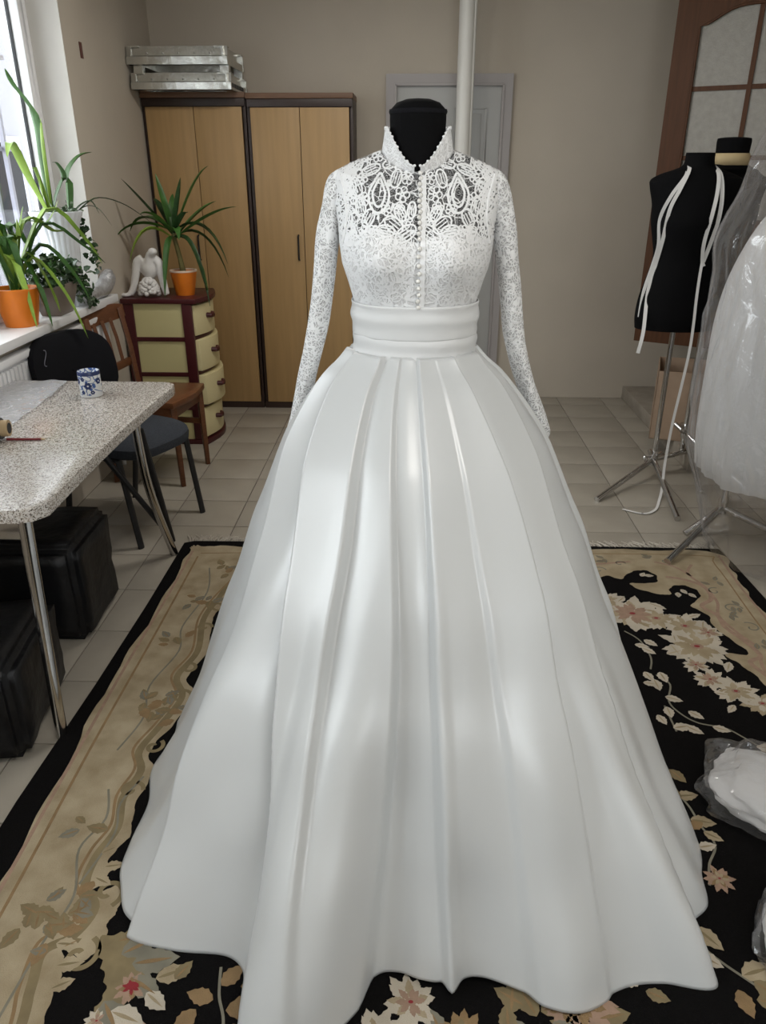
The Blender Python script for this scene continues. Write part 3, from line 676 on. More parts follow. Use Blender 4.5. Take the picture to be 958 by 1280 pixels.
# silver slipper-like figurine on the sill
m = MB(); pts = smoothpath([(-1.62,3.84,.928),(-1.625,3.90,.938),(-1.625,3.97,.948),(-1.62,4.04,.952),(-1.615,4.10,.968),(-1.612,4.145,.998),(-1.61,4.165,1.03)], 5)
k = len(pts); rs = [lerp(.012,.042,sm(i/(k*.45))) * (1 if i < k*.8 else 1-.5*((i-k*.8)/(k*.2))**2) for i in range(k)]
rs = [min(r, p.z-.9175) for r, p in zip(rs, pts)]
m.tube(pts, rs, 16); m.ellip(pts[-1], (rs[-1],rs[-1],rs[-1]*.7), 12, 8)
fg = m.build('figurine', M['silverfig']); tag(fg, 'glittery silver curved figurine at the end of the window sill', 'figurine')
# clear plastic bottle on the sill
bt = thing('plastic_bottle', (-1.748, 3.44, .916), 'clear plastic bottle standing by the window pane', 'bottle')
MB().lathe([(.028,0),(.030,.02),(.029,.12),(.030,.24),(.024,.30),(.013,.335),(.013,.36)], (-1.748,3.44,.916), 20).build('bottle_body', M['film'], bt)
MB().lathe([(.017,.35),(.017,.375)], (-1.748,3.44,.916), 16).build('cap', M['pvc'], bt)

# plaster angel on the chest
C = Vector((-1.50, 4.47, .862))
an = thing('angel_figurine', C, 'white plaster angel figurine beside the orange yucca pot', 'figurine')
m = MB()
def limb(pts, rs): m.tube([C+Vector(p) for p in smoothpath(pts,4)], [interp([(i/(len(rs)-1), r) for i, r in enumerate(rs)], t/((len(pts)-1)*4)) for t in range((len(pts)-1)*4+1)], 12)
m.ellip(C+Vector((.012,.005,.155)), (.052,.046,.062))                              # rounded bent body
limb([(.02,-.01,.19),(.03,-.02,.225),(.05,-.03,.243)], [.03,.022,.022])             # neck and lowered head
m.ellip(C+Vector((.052,-.03,.247)), (.026,.022,.02))
limb([(-.02,.0,.205),(-.05,-.005,.185),(-.066,-.01,.12),(-.085,-.02,.05),(-.105,-.03,.012)], [.026,.026,.023,.020,.018])
limb([(.045,.0,.205),(.072,-.005,.18),(.082,-.01,.12),(.095,-.02,.05),(.103,-.02,.012)], [.026,.026,.023,.020,.018])
m.ellip(C+Vector((-.130,-.035,.011)), (.034,.02,.011))
b = m.build('body', M['plaster'], an); md = b.modifiers.new('join', 'REMESH'); md.mode = 'VOXEL'; md.voxel_size = .006; md.use_smooth_shade = True
m = MB(); r = random.Random(2)
for k in range(110):
    u = r.random()*6.28; ph = r.random()*1.4; m.ellip(C+Vector((.005+.052*math.cos(u)*math.cos(ph), -.025+.045*math.sin(u)*math.cos(ph), .014+.085*math.sin(ph))), (.015,.015,.013), 8, 6)
m.build('flower_mound', M['plaster'], an)

# ------------------------------------------------------------------ chairs
def rot_thing(*a, **k): return thing(*a, **k)
wc = thing('wooden_chair', (-1.345, 3.90, 0), 'reddish brown wooden chair with slatted back by the chest of drawers', 'chair', rz=math.radians(-8))
# local: +x is the front
for sy in (-1, 1):
    y = sy*.17
    MB().tube([(-.20,y,0),(-.185,y,.25),(-.18,y,.46),(-.20,y,.66),(-.235,y,.86)], .017, 4, flat=1.15).build('back_post', M['chairwood'], wc, local=True, bevel=.003)
    MB().tube([(.17,y,.44),(.18,y,0)], [.021,.016], 4).build('leg', M['chairwood'], wc, local=True, bevel=.003)
    MB().box(-.18, .17, y-.009, y+.009, .37, .43).build('seat_rail', M['chairwood'], wc, local=True, bevel=.003)
    MB().box(-.18, .17, y-.008, y+.008, .24, .27).build('stretcher', M['chairwood'], wc, local=True, bevel=.003)
MB().box(.155, .175, -.16, .16, .37, .43).build('seat_rail', M['chairwood'], wc, local=True, bevel=.003)
MB().box(-.195, -.175, -.16, .16, .37, .43).build('seat_rail', M['chairwood'], wc, local=True, bevel=.003)
sp_ = [(-.20,-.17)]+[(.19+.03*math.cos((k/10-.5)*PI), -.205+.41*k/10) for k in range(11)]+[(-.20,.17)]
MB().prism(sp_, .43, .462).build('seat', M['chairwood'], wc, local=True, bevel=.008)
m = MB(); n = 14
prof = lambda k: (-.245-.03*math.sin(PI*k/n), lerp(-.205,.205,k/n))
vs = []
for k in range(n+1):
    x, y = prof(k); cut = .012*(abs(k/n-.5)*2)**4
    vs += [(x,y,.80+cut),(x+.024,y,.80+cut),(x+.015,y,.885-cut),(x-.009,y,.885-cut)]
m.add(vs, [(a*4+j,(a+1)*4+j,(a+1)*4+(j+1)%4,a*4+(j+1)%4) for a in range(n) for j in range(4)]+[(0,1,2,3),(n*4+3,n*4+2,n*4+1,n*4)])
m.build('top_rail', M['chairwood'], wc, local=True, bevel=.004)
MB().box(-.215,-.195,-.16,.16,.56,.60).build('lower_rail', M['chairwood'], wc, local=True, bevel=.003)
for y in (-.085, 0, .085):
    MB().tube([(-.205,y,.58),(-.225,y,.72),(-.25,y,.82)], .011, 4, flat=1.3).build('slat', M['chairwood'], wc, local=True)

bc = thing('black_chair', (-1.285, 3.27, 0), 'black upholstered office chair with grey-blue seat behind the table', 'chair', rz=math.radians(-24))
def cushion(fn, nu=24, nv=16): return MB().grid(fn, nu, nv)
m = MB(); n = 40
def rr(t, a, b, p=3.2):
    c_, s_ = math.cos(t), math.sin(t); return (a*math.copysign(abs(c_)**(2/p), c_), b*math.copysign(abs(s_)**(2/p), s_))
vs = []; lv = [(0,.92),(.012,.99),(.03,1.0),(.048,.985),(.06,.9),(.064,.55),(.065,.02)]
for z, s in lv:
    for j in range(n):
        x, y = rr(2*PI*j/n, .225*s, .235*s); vs.append((x+.02, y, .405+z - .02*max(0,(x/.225))**3))
fs = [(l*n+j, l*n+(j+1)%n, (l+1)*n+(j+1)%n, (l+1)*n+j) for l in range(len(lv)-1) for j in range(n)] + [tuple(range(n-1,-1,-1))]
m.add(vs, fs); m.build('seat', M['bluefab'], bc, local=True)
m = MB(); vs = []; lv = [(-.022,.90),(-.016,1.0),(.0,1.015),(.016,1.0),(.024,.9),(.028,.5),(.028,.02)]
for d, s in lv:
    for j in range(n):
        y, z = rr(2*PI*j/n, .225*s, .165*s, 3.0); bend = .05*(y/.235)**2
        vs.append((-.245 + d + bend - (z)*.18, y-.045, .715+z))
m.add(vs, [(l*n+j, l*n+(j+1)%n, (l+1)*n+(j+1)%n, (l+1)*n+j) for l in range(len(lv)-1) for j in range(n)]+[tuple(range(n-1,-1,-1))])
m.build('backrest', M['blackfab'], bc, local=True)
m = MB(); pts = []
for i in range(17):
    t_ = i/16; y_ = -.145+.016*math.sin(2*PI*t_*.92+.2); z_ = .085+.032*math.cos(PI*t_)
    pts.append((-.245+.032+.05*(y_/.235)**2-z_*.18, y_-.045, .715+z_))
m.tube(pts, .0013, 5); m.build('chalk_mark', M['bar'], bc, local=True)
for sy in (-1, 1):
    y = sy*.215
    MB().tube([(-.22,y,0),(-.15,y,.40)], .0115, 10, flat=1.4).build('leg', M['black'], bc, local=True)
    MB().tube([(.21,y,0),(.15,y,.40)], .0115, 10, flat=1.4).build('leg', M['black'], bc, local=True)
    MB().tube([(-.16,y,.398),(.16,y,.398)], .011, 8).build('seat_tube', M['black'], bc, local=True)
    MB().tube([(-.15,y*.8,.40),(-.21,y*.8,.43),(-.245,y*.8-.02,.53),(-.27,y*.8-.04,.70)], .011, 10).build('back_upright', M['black'], bc, local=True)
MB().tube([(-.17,-.215,.3),(-.17,.215,.3)], .009, 8).build('stretcher', M['black'], bc, local=True)

# ------------------------------------------------------------------ table
tb = thing('work_table', (-1.28, 2.36, 0), 'speckled laminate work table on chrome legs at the left', 'table')
TZ0, TZ1 = .712, .75
def bend(ya, yb, xe, dip, n=14): return [(xe - dip*math.sin(PI*k/n), lerp(ya, yb, k/n)) for k in range(n+1)]
tp = [(-1.60,1.735),(-1.0,1.735),(-.965,1.75)] + bend(1.79, 2.93, -.938, .014) + [(-.945,2.975),(-.985,3.005),(-1.60,3.01)]
MB().prism(tp, TZ0, TZ1).build('table_top', M['laminate'], tb, bevel=.004)
def tleg(p0, p1, c0): return MB().tube(smoothpath([p0, c0, p1], 8), [lerp(.019,.017,i/16) for i in range(17)], 16)
tleg((-1.075,2.83,.712), (-1.02,2.94,0), (-1.065,2.86,.36)).build('leg', M['steel'], tb)
tleg((-1.035,1.84,.712), (-1.02,1.765,0), (-1.035,1.815,.36)).build('leg', M['steel'], tb)
tleg((-1.52,2.83,.712), (-1.56,2.94,0), (-1.53,2.86,.36)).build('leg', M['steel'], tb)
tleg((-1.52,1.84,.712), (-1.56,1.765,0), (-1.53,1.815,.36)).build('leg', M['steel'], tb)
MB().box(-1.54,-1.06,2.815,2.84,.62,.675).build('apron_rail', M['steel'], tb, bevel=.003)
MB().box(-1.54,-1.03,1.83,1.855,.62,.675).build('apron_rail', M['steel'], tb, bevel=.003)
MB().box(-1.30,-1.27,1.85,2.82,.66,.71).build('centre_rail', M['steel'], tb, bevel=.003)
MB().tube([(-1.28,2.80,.62),(-1.03,2.93,.10)], .012, 10).build('brace', M['black'], tb)
MB().tube([(-1.06,2.845,.60),(-1.022,2.945,.06)], .013, 10).build('strut', M['black'], tb)
# mug
mg = thing('mug', (-1.212, 2.80, .75), 'white mug with blue floral pattern on the speckled table', 'mug')
C = Vector((-1.212, 2.80, .75)); R = .0405
MB().lathe([(R-.004,0),(R,.006),(R,.094),(R-.003,.096),(R-.004,.094),(R-.004,.01),(.002,.008)], C, 40).build('mug_body', M['mug'], mg)
MB().lathe([(R+.0006,.082),(R+.0006,.0935),(R-.001,.0965)], C, 40, caps=False).build('rim_band', M['navy'], mg)
MB().lathe([(R+.0004,.001),(R+.0008,.009)], C, 40, caps=False).build('foot_band', M['glaze'], mg)
r = random.Random(4)
for (az, z, s) in ((-80,.045,.014),(-140,.06,.012),(-20,.06,.012),(-60,.02,.008),(-110,.02,.008),(-105,.07,.008)):
    m = MB(); a0 = math.radians(az)
    for p in range(6):
        t = p*PI/3
        for q in [0]:
            c_ = (a0+math.cos(t)*s*.62/R, z+math.sin(t)*s*.62); pts = []
            for e in range(8):
                u = 2*PI*e/8; aa = c_[0]+math.cos(u)*s*.42/R; zz = c_[1]+math.sin(u)*s*.42
                pts.append(C+Vector(((R+.0008)*math.cos(aa),(R+.0008)*math.sin(aa),zz)))
            m.poly(pts)
    m.build('blossom_print', M['navy'], mg, smooth=False)
# clear film, roll and pencil
def filmfn(u, v):
    x = lerp(-1.60, lerp(-1.30, -1.37, v), u); y = lerp(1.80, 2.985, v)
    if v > .8: x = lerp(-1.60, lerp(-1.30, -1.36, v) - .06*(v-.8)*2, u)
    h = .753 + .010*abs(noise.noise(Vector((x*6,y*4,1)))) + .012*max(0,noise.noise(Vector((x*14+y*9,y*3,3))))
    return Vector((x, y, h))
o = MB().grid(filmfn, 40, 90).build('plastic_sheet', M['tablefilm']); tag(o, 'clear plastic film spread over the left part of the table', 'plastic film')
rl = thing('film_roll', (-1.36, 2.27, .75), 'black film roll on a cardboard core on the table', 'roll')
MB().lathe([(.022,-.2),(.033,-.2),(.033,.185),(.022,.185)], (0,0,0), 28, caps=False)
m = MB().tube([(-1.60,2.235,.788),(-1.295,2.278,.788)], .034, 28); m.build('wrapped_film', M['black'], rl)
m = MB().tube([(-1.62,2.232,.788),(-1.272,2.281,.788)], .026, 24); m.build('cardboard_core', M['cardin'], rl)
m = MB().tube([(-1.60,2.235,.788),(-1.2705,2.2812,.788)], .017, 20); m.build('core_hole', M['rubber'], rl)
pn = thing('pencil', (-1.21, 2.275, .755), 'dark red pencil lying on the speckled table', 'pencil')
MB().tube([(-1.28,2.268,.755),(-1.17,2.273,.755)], .0042, 6).build('shaft', M['pencil'], pn, sharp=20)
MB().tube([(-1.17,2.273,.755),(-1.157,2.2735,.755)], [.0042,.001], 6).build('tip', M['cardin'], pn)

# black wrapped boxes
def wrapped(name, x0, x1, y0, y1, h, rz, label, seed):
    c = Vector(((x0+x1)/2, (y0+y1)/2, 0)); bm = bmesh.new(); bmesh.ops.create_cube(bm, size=1)
    for v in bm.verts: v.co = Vector((v.co.x*(x1-x0), v.co.y*(y1-y0), (v.co.z+.5)*h))
    bmesh.ops.bevel(bm, geom=bm.edges[:], offset=.03, segments=3, affect='EDGES')
    bmesh.ops.subdivide_edges(bm, edges=bm.edges[:], cuts=6, use_grid_fill=True)
    for v in bm.verts:
        p = v.co; n_ = noise.noise(p*7+Vector((seed,0,0)))*.012 + noise.noise(p*20+Vector((0,seed,0)))*.005
        d = Vector((p.x, p.y, p.z-h/2)).normalized(); v.co += d*n_
        if v.co.z < .003: v.co.z = .001
    me = bpy.data.meshes.new(name); bm.to_mesh(me); bm.free(); me.shade_smooth(); me.materials.append(M['binbag'])
    o = bpy.data.objects.new(name, me); COL.objects.link(o); o.location = c; o.rotation_euler = (0,0,rz)
    return tag(o, label, 'box', 'wrapped boxes under the table')
wrapped('wrapped_box', -1.60, -1.13, 2.235, 2.60, .38, math.radians(2), 'large box wrapped in black plastic, under the table toward the window', 1.0)
wrapped('wrapped_box', -1.48, -1.09, 1.62, 2.04, .315, math.radians(8), 'black plastic wrapped box nearest the camera, with a white paper on it', 5.0)
o = MB().grid(lambda u, v: Vector((lerp(-1.33,-1.21,u)+.02*v, lerp(1.72,1.80,v), .333+.008*math.sin(3*u+2*v))), 6, 6).build('paper', M['glaze'], solid=.0008)
tag(o, 'scrap of white paper on the near black wrapped box', 'paper')

# ------------------------------------------------------------------ rug
rg = thing('rug', (.18, 1.3, 0), 'black floral wool rug with a beige scrolled border under the dress', 'rug')
RZ = .009
base = [(-1.04,-.75),(1.41,-.75),(1.41,1.3),(1.40,2.6),(1.385,2.9),(1.37,3.055),(.2,3.07),(-.96,3.05),(-1.0,3.03),(-1.0,2.5),(-1.01,2.0),(-1.03,1.5)]
MB().prism(base, .001, RZ).build('pile', M['rugblack'], rg, bevel=0)
def wavy(pts, amp, freq, seed):
    """ragged outline through control points"""
    p = smoothpath([Vector((x,y,0)) for x,y in pts], 10); r = random.Random(seed); out = []
    for i, q in enumerate(p):
        t = (p[min(i+1,len(p)-1)]-p[max(i-1,0)]).normalized(); n_ = Vector((-t.y,t.x,0))
        out.append(q + n_*(amp*math.sin(i*freq)+r.uniform(-amp,amp)*.5))
    return [(q.x,q.y) for q in out]
outer = wavy([(-.955,-.6),(-.95,.4),(-.955,1.0),(-.95,1.5),(-.965,2.0),(-.95,2.5),(-.955,2.93),(-.957,2.985),(-.945,3.0),(-.88,3.0),(-.5,3.0),(.4,3.02),(.9,3.03),(1.335,3.02),(1.355,2.85),(1.345,2.65),(1.36,2.3),(1.37,1.6),(1.37,.6),(1.37,-.6)], .006, .9, 1)
inner = wavy([(-.70,-.6),(-.72,.3),(-.70,.85),(-.71,.98),(-.71,1.04),(-.73,1.09),(-.68,1.065),(-.645,1.10),(-.655,1.15),(-.645,1.2),(-.665,1.25),(-.725,1.225),(-.70,1.28),(-.715,1.33),(-.69,1.4),(-.71,1.5),(-.70,1.62),(-.735,1.7),(-.70,1.82),(-.67,1.95),(-.72,2.05),(-.69,2.2),(-.72,2.4),(-.70,2.55),(-.66,2.7),(-.5,2.74),(-.2,2.72),(.1,2.76),(.4,2.74),(.7,2.75),
    (.82,2.79),(.87,2.765),(.92,2.82),(.985,2.845),(1.025,2.80),(1.0,2.74),(.90,2.73),(.94,2.675),(1.03,2.645),(1.05,2.70),(1.10,2.725),(1.15,2.69),(1.145,2.63),(1.09,2.565),(1.13,2.50),(1.125,2.42),(1.16,2.33),(1.185,2.25),(1.10,2.25),(1.13,2.19),(1.165,2.10),(1.16,2.0),(1.10,1.98),(1.13,1.9),(1.17,1.75),(1.14,1.5),(1.16,1.2),(1.13,.8),(1.15,.2),(1.15,-.6)], .0025, .8, 2)
from mathutils.geometry import tessellate_polygon
ring = outer + inner[::-1]
m = MB(); tess = tessellate_polygon([[Vector((x,y,0)) for x,y in ring]])
m.add([(x,y,RZ+.0012) for x,y in ring], [tuple(t) for t in tess])
m.build('border_field', M['rugbeige'], rg, smooth=False)
def flat(m, pts, z): m.add([(x,y,z) for x,y in pts], [tuple(t) for t in tessellate_polygon([[Vector((x,y,0)) for x,y in pts]])])
def leafpoly(x, y, a, L, W, jag=0.0, r=random):
    pts = []
    n = 9
    for s in (1, -1):
        for k in (range(n+1) if s == 1 else range(n-1, 0, -1)):
            t = k/n; w = W*math.sin(PI*t**.8)*(1+jag*(1 if k % 2 else -1)); px, py = L*t, s*w
            pts.append((x+px*math.cos(a)-py*math.sin(a), y+px*math.sin(a)+py*math.cos(a)))
    return pts
def strip(m, pts, w, z):
    p = smoothpath([Vector((x,y,0)) for x,y in pts], 6); vs = []
    for i, q in enumerate(p):
        t = (p[min(i+1,len(p)-1)]-p[max(i-1,0)]).normalized(); n_ = Vector((-t.y,t.x,0))*w/2
        vs += [q+n_+Vector((0,0,z)), q-n_+Vector((0,0,z))]
    m.add(vs, [(2*i,2*i+1,2*i+3,2*i+2) for i in range(len(p)-1)])
Z1, Z2, Z3 = RZ+.0016, RZ+.0022, RZ+.0028
RR = random.Random(11)
pal = ['rugpale','rugtan','rugpink','rugred','rugolive','ruggrey','rugbeige']
pat = {k: MB() for k in pal}
def flower(x, y, s, petals, c1, c2, seed):
    r = random.Random(seed); alt = {'rugpale':'rugbeige','rugbeige':'rugpale','rugpink':'rugtan','rugtan':'rugolive'}
    flat(pat[c1], [(x+s*.45*math.cos(t*PI/8), y+s*.4*math.sin(t*PI/8)) for t in range(16)], Z1)
    for lay, (sc_, cc) in enumerate(((1.0, c1), (.72, alt.get(c1, c1)), (.55, c2))):
        n_ = petals+4-2*lay
        for k in range(n_):
            a = 2*PI*k/n_+r.uniform(-.25,.25)+lay*.4
            flat(pat[c1 if (lay == 1 and k % 2) else cc], leafpoly(x+math.cos(a)*s*.2*sc_, y+math.sin(a)*s*.2*sc_, a, s*r.uniform(.65,.95)*sc_, s*.2*sc_, .12), Z1+.0003*lay+.00002*k)
    flat(pat['rugpink'], [(x+s*.2*math.cos(t*PI/4), y+s*.15*math.sin(t*PI/4)) for t in range(8)], Z1+.0011)
    flat(pat['rugred'], [(x+s*.09*math.cos(t*PI/4), y+s*.06*math.sin(t*PI/4)) for t in range(8)], Z1+.0013)
def leaf2(x, y, a, L, c, W=.30):
    z_ = Z1+RR.random()*.0004; flat(pat[c], leafpoly(x, y, a, L, L*W, .10), z_)
    mid_ = {'rugpale':'rugbeige','rugbeige':'rugolive'}.get(c, 'rugtan')
    flat(pat[mid_], leafpoly(x+L*.05*math.cos(a), y+L*.05*math.sin(a), a, L*.8, L*W*.16), z_+.0005)
# right-hand bouquet
for x, y, s, n_, c1, c2, sd in [(.85,2.50,.13,12,'rugpale','rugpink',1),(.93,2.47,.09,9,'rugpale','rugbeige',2),(1.02,2.42,.09,9,'rugpale','rugbeige',3),(1.02,2.29,.12,12,'rugpale','rugbeige',4),(1.0,2.10,.06,8,'rugpale','rugpink',5),
                             (1.06,2.04,.075,8,'rugpale','rugbeige',6),(1.09,2.38,.06,7,'rugpale','rugpink',7),(1.12,1.98,.07,7,'rugbeige','rugpale',8),(.78,2.60,.07,8,'rugpale','rugbeige',9),(.98,2.18,.05,7,'rugpale','rugpink',31)]:
    flower(x, y, s, n_, c1, c2, sd)
for x, y in [(.86,2.31),(.84,2.26),(.81,2.12),(.79,2.06),(.86,2.12),(.83,2.08),(.84,1.99),(.83,1.94),(.79,1.9),(.89,1.92),(.86,1.85),(.94,1.85),(.82,1.84),(.82,2.28)]:
    leaf2(x-.015, y+.015, RR.uniform(-1.6,.2), RR.uniform(.045,.062), 'rugpale')
for x, y in [(.96,2.36),(.93,2.3),(.90,2.24),(1.10,2.46),(1.05,2.48),(.93,2.58),(.85,2.62),(.99,2.03),(1.03,1.97),(1.1,2.2),(1.06,1.80),(1.04,1.76),(1.08,1.74),(1.02,1.78),(1.1,1.84)]:
    leaf2(x, y, RR.uniform(-2.6,.5), RR.uniform(.05,.08), 'rugpale', .24)
for x, y in [(.975,2.80),(.96,2.79),(1.09,2.69),(1.11,2.66),(1.07,2.665)]: leaf2(x, y, RR.uniform(-2,1), .04, 'rugpale', .3)
for v in ([(.79,2.38),(.83,2.32),(.84,2.22),(.82,2.15)], [(.83,2.12),(.86,2.07),(.83,1.98),(.85,1.92),(.89,1.88),(.96,1.86),(1.0,1.82),(1.04,1.77)], [(.81,1.96),(.81,1.88),(.81,1.84)],
          [(.72,1.62),(.75,1.55),(.76,1.48),(.775,1.42),(.74,1.36),(.72,1.3)], [(.62,1.2),(.66,1.13),(.72,1.07),(.8,1.0)], [(-.38,1.06),(-.37,1.0),(-.35,.95),(-.34,.88)]):
    strip(pat['ruggrey'], v, .006, Z1)
# along the right hem and at the front
for x, y, a, L, c in [(.74,1.68,-1,.06,'rugolive'),(.73,1.58,.1,.06,'rugbeige'),(.72,1.56,1.2,.05,'rugolive'),(.74,1.50,-.2,.065,'rugbeige'),(.73,1.47,.6,.05,'rugtan'),(.76,1.46,-.6,.05,'rugbeige'),(.73,1.41,.2,.05,'rugpale'),(.70,1.64,.4,.05,'rugtan'),
                     (.65,1.19,-.9,.07,'rugbeige'),(.63,1.13,-.6,.06,'rugpale'),(.71,1.08,.3,.08,'rugbeige'),(.73,1.07,-.8,.07,'rugolive'),(.69,1.05,-1.4,.06,'rugtan'),(.72,1.03,-.2,.07,'rugolive'),(.45,1.06,.2,.06,'rugpale'),(.50,1.04,-.4,.05,'rugolive')]:
    leaf2(x, y, a, L, c)
flower(.75,1.32,.038,6,'rugpink','rugbeige',12)
flower(.36,1.015,.075,9,'rugpink','rugtan',13); flower(.33,1.0,.05,7,'rugpink','rugtan',14)
for x, y, a in [(.25,1.0,2.6),(.27,.98,2.0),(.28,.99,.4),(.25,.96,3.4),(.30,.97,-.6),(.36,.95,2.8),(.39,.98,.2),(.41,.97,-.7),(.38,.94,-1.4),(.22,.985,1.4)]: leaf2(x, y, a, .07, RR.choice(['ruggrey','rugolive','rugolive']), .3)
flower(.02,1.0,.06,8,'rugpale','rugpink',15); flower(.12,.93,.06,8,'rugtan','rugolive',16); flower(-.05,.92,.07,8,'rugpale','rugolive',17)
for k in range(24): leaf2(RR.uniform(-.25,.5), RR.uniform(.55,.98), RR.random()*6, .06, RR.choice(['rugolive','rugpale','ruggrey','rugtan']))
# front-left corner
flat(pat['rugolive'], wavy([(-.66,1.12),(-.60,1.13),(-.56,1.10),(-.53,1.06),(-.54,1.0),(-.57,.95),(-.60,.9),(-.57,.86),(-.62,.88),(-.615,.95),(-.605,1.0),(-.63,1.05),(-.655,1.09)], .003, 1.1, 3), Z1)
for x, y, a, L, c in [(-.60,1.08,.6,.09,'ruggrey'),(-.57,1.06,.2,.10,'ruggrey'),(-.56,1.03,-.5,.08,'ruggrey'),(-.60,.98,-.9,.09,'ruggrey'),(-.58,.96,-.3,.08,'rugpale'),(-.60,.93,-1.4,.08,'rugpale'),(-.62,1.11,.3,.07,'rugolive'),
                     (-.51,1.03,.4,.07,'rugbeige'),(-.47,1.03,1.0,.05,'rugolive'),(-.52,1.0,-.6,.06,'rugpale'),(-.56,.92,.2,.07,'rugpink'),(-.52,.90,-.6,.07,'rugbeige'),(-.47,.9,.5,.06,'rugpink'),
                     (-.37,1.02,.9,.06,'rugtan'),(-.38,.99,2.9,.06,'rugtan'),(-.41,.97,-2.2,.06,'rugtan'),(-.35,.97,.2,.08,'rugtan'),(-.34,.94,-.6,.06,'rugtan'),(-.37,.93,-2,.06,'rugtan'),(-.33,1.02,.1,.06,'rugtan'),(-.30,1.0,-.5,.05,'rugolive')]:
    leaf2(x, y, a, L, c)
flower(-.555,1.01,.035,6,'rugpink','rugred',18); flower(-.60,.94,.03,6,'rugpale','rugpink',19)
flat(pat['rugred'], [(-.553+.014*math.cos(t*PI/5), 1.012+.009*math.sin(t*PI/5)) for t in range(10)], Z3+.0006)
# scrolls and line drawing on the beige band, left
def spiral(x, y, r0, turns, a0, sgn): return [(x+r0*(1-k/18)*math.cos(a0+sgn*turns*2*PI*k/18), y+r0*(1-k/18)*math.sin(a0+sgn*turns*2*PI*k/18)) for k in range(16)]
strip(pat['rugtan'], [(-.915,-.4),(-.91,.6),(-.905,1.2),(-.91,1.7),(-.905,2.3),(-.905,2.9)], .008, Z1)
strip(pat['rugpink'], [(-.945,.6),(-.938,1.1),(-.942,1.6),(-.945,2.1),(-.938,2.6),(-.94,2.95)], .010, Z1)
strip(pat['rugtan'], [(-.9,2.93),(-.3,2.96),(.5,2.98),(1.25,2.985),(1.30,2.9),(1.295,2.4),(1.31,1.6),(1.31,.5)], .006, Z1)
strip(pat['rugpink'], [(1.345,2.99),(1.335,2.7),(1.345,2.3),(1.35,1.5)], .010, Z1)
for (x, y, r_, a0, sg) in [(-.69,1.075,.045,1.2,-1),(-.685,1.23,.04,-1,1),(-.74,1.55,.035,0,1),(-.73,1.72,.03,1,-1),(-.72,1.95,.04,0,1),(-.73,2.1,.03,2,-1),(-.74,2.35,.03,0,1),(-.72,2.5,.04,0,-1)]:
    strip(pat['rugolive'], spiral(x,y,r_,1.2,a0,sg), .012, Z1)
strip(pat['ruggrey'], [(-.80,.9),(-.78,1.1),(-.76,1.22),(-.80,1.35),(-.77,1.45),(-.80,1.55)], .006, Z1)
strip(pat['ruggrey'], [(-.76,1.25),(-.73,1.4),(-.75,1.5),(-.72,1.6)], .006, Z1)
strip(pat['ruggrey'], [(-.83,1.7),(-.80,1.85),(-.83,2.0),(-.79,2.2),(-.82,2.35),(-.79,2.6),(-.83,2.8)], .006, Z1)
for cx_, cy_, n_ in [(-.79,1.13,16),(-.77,1.18,8),(-.78,1.92,14),(-.74,1.88,8),(-.80,1.42,3),(-.78,2.55,8),(-.82,2.25,5),(-.78,2.8,6)]:
    for k in range(n_): leaf2(cx_+RR.uniform(-.06,.06), cy_+RR.uniform(-.05,.05), RR.random()*6.28, RR.uniform(.035,.06), RR.choice(['rugtan','rugolive','ruggrey','rugolive']), .28)
for x, y, a, L in [(-.70,1.30,.2,.05),(-.71,1.27,-.4,.05),(-.72,1.34,.6,.04),(-.70,1.0,.5,.05),(-.71,1.05,.2,.06),(-.73,1.1,0,.05)]: leaf2(x-.02, y, a, L, 'rugbeige', .3)
# scrolls on the band, right
for pts in ([(1.20,2.90),(1.16,2.82),(1.19,2.72),(1.20,2.6),(1.17,2.5),(1.19,2.4),(1.23,2.3)], [(1.05,2.92),(1.12,2.88),(1.17,2.8)], [(.75,2.88),(.85,2.90),(.95,2.92)], [(1.22,2.25),(1.20,2.15),(1.23,2.0),(1.21,1.9)]):
    strip(pat['rugpink'], pts, .012, Z1)
for x, y, r_, a0, sg in [(1.24,2.55,.04,0,1),(1.26,2.42,.035,2,-1),(1.22,2.68,.03,1,1),(.9,2.9,.025,0,1),(1.1,2.93,.03,1,-1),(1.25,2.2,.03,0,1),(.8,2.84,.03,0,1)]:
    strip(pat['ruggrey'], spiral(x,y,r_,1.1,a0,sg), .006, Z1)
for x, y in [(1.24,2.5),(1.26,2.58),(.83,2.92),(1.03,2.95),(1.24,2.75),(1.25,2.3)]:
    for k in range(3): leaf2(x+RR.uniform(-.03,.03), y+RR.uniform(-.03,.03), RR.random()*6, .04, 'ruggrey', .25)
strip(pat['rugolive'], [(-.735,.3),(-.74,.85),(-.76,1.0),(-.77,1.08),(-.72,1.12),(-.70,1.19),(-.745,1.25),(-.75,1.33),(-.73,1.42),(-.75,1.52),(-.735,1.62),(-.765,1.7),(-.735,1.82),(-.71,1.95),(-.755,2.05),(-.725,2.2),(-.755,2.4),(-.735,2.55),(-.69,2.73),(-.5,2.78),(.1,2.80),(.7,2.79)], .022, Z1-.0002)
strip(pat['rugtan'], [(-.755,.3),(-.76,.85),(-.785,1.0),(-.79,1.1),(-.745,1.14),(-.725,1.19),(-.77,1.26),(-.77,1.35),(-.75,1.43),(-.77,1.53),(-.755,1.63),(-.785,1.71),(-.755,1.82),(-.73,1.95),(-.775,2.06),(-.745,2.2),(-.775,2.4),(-.755,2.56),(-.70,2.76)], .008, Z1-.0001)
strip(pat['rugpink'], [(1.06,2.79),(1.13,2.77),(1.19,2.71),(1.185,2.62),(1.13,2.565),(1.165,2.5),(1.165,2.42),(1.2,2.33),(1.22,2.24),(1.17,2.2),(1.2,2.1),(1.195,1.95)], .018, Z1-.0002)
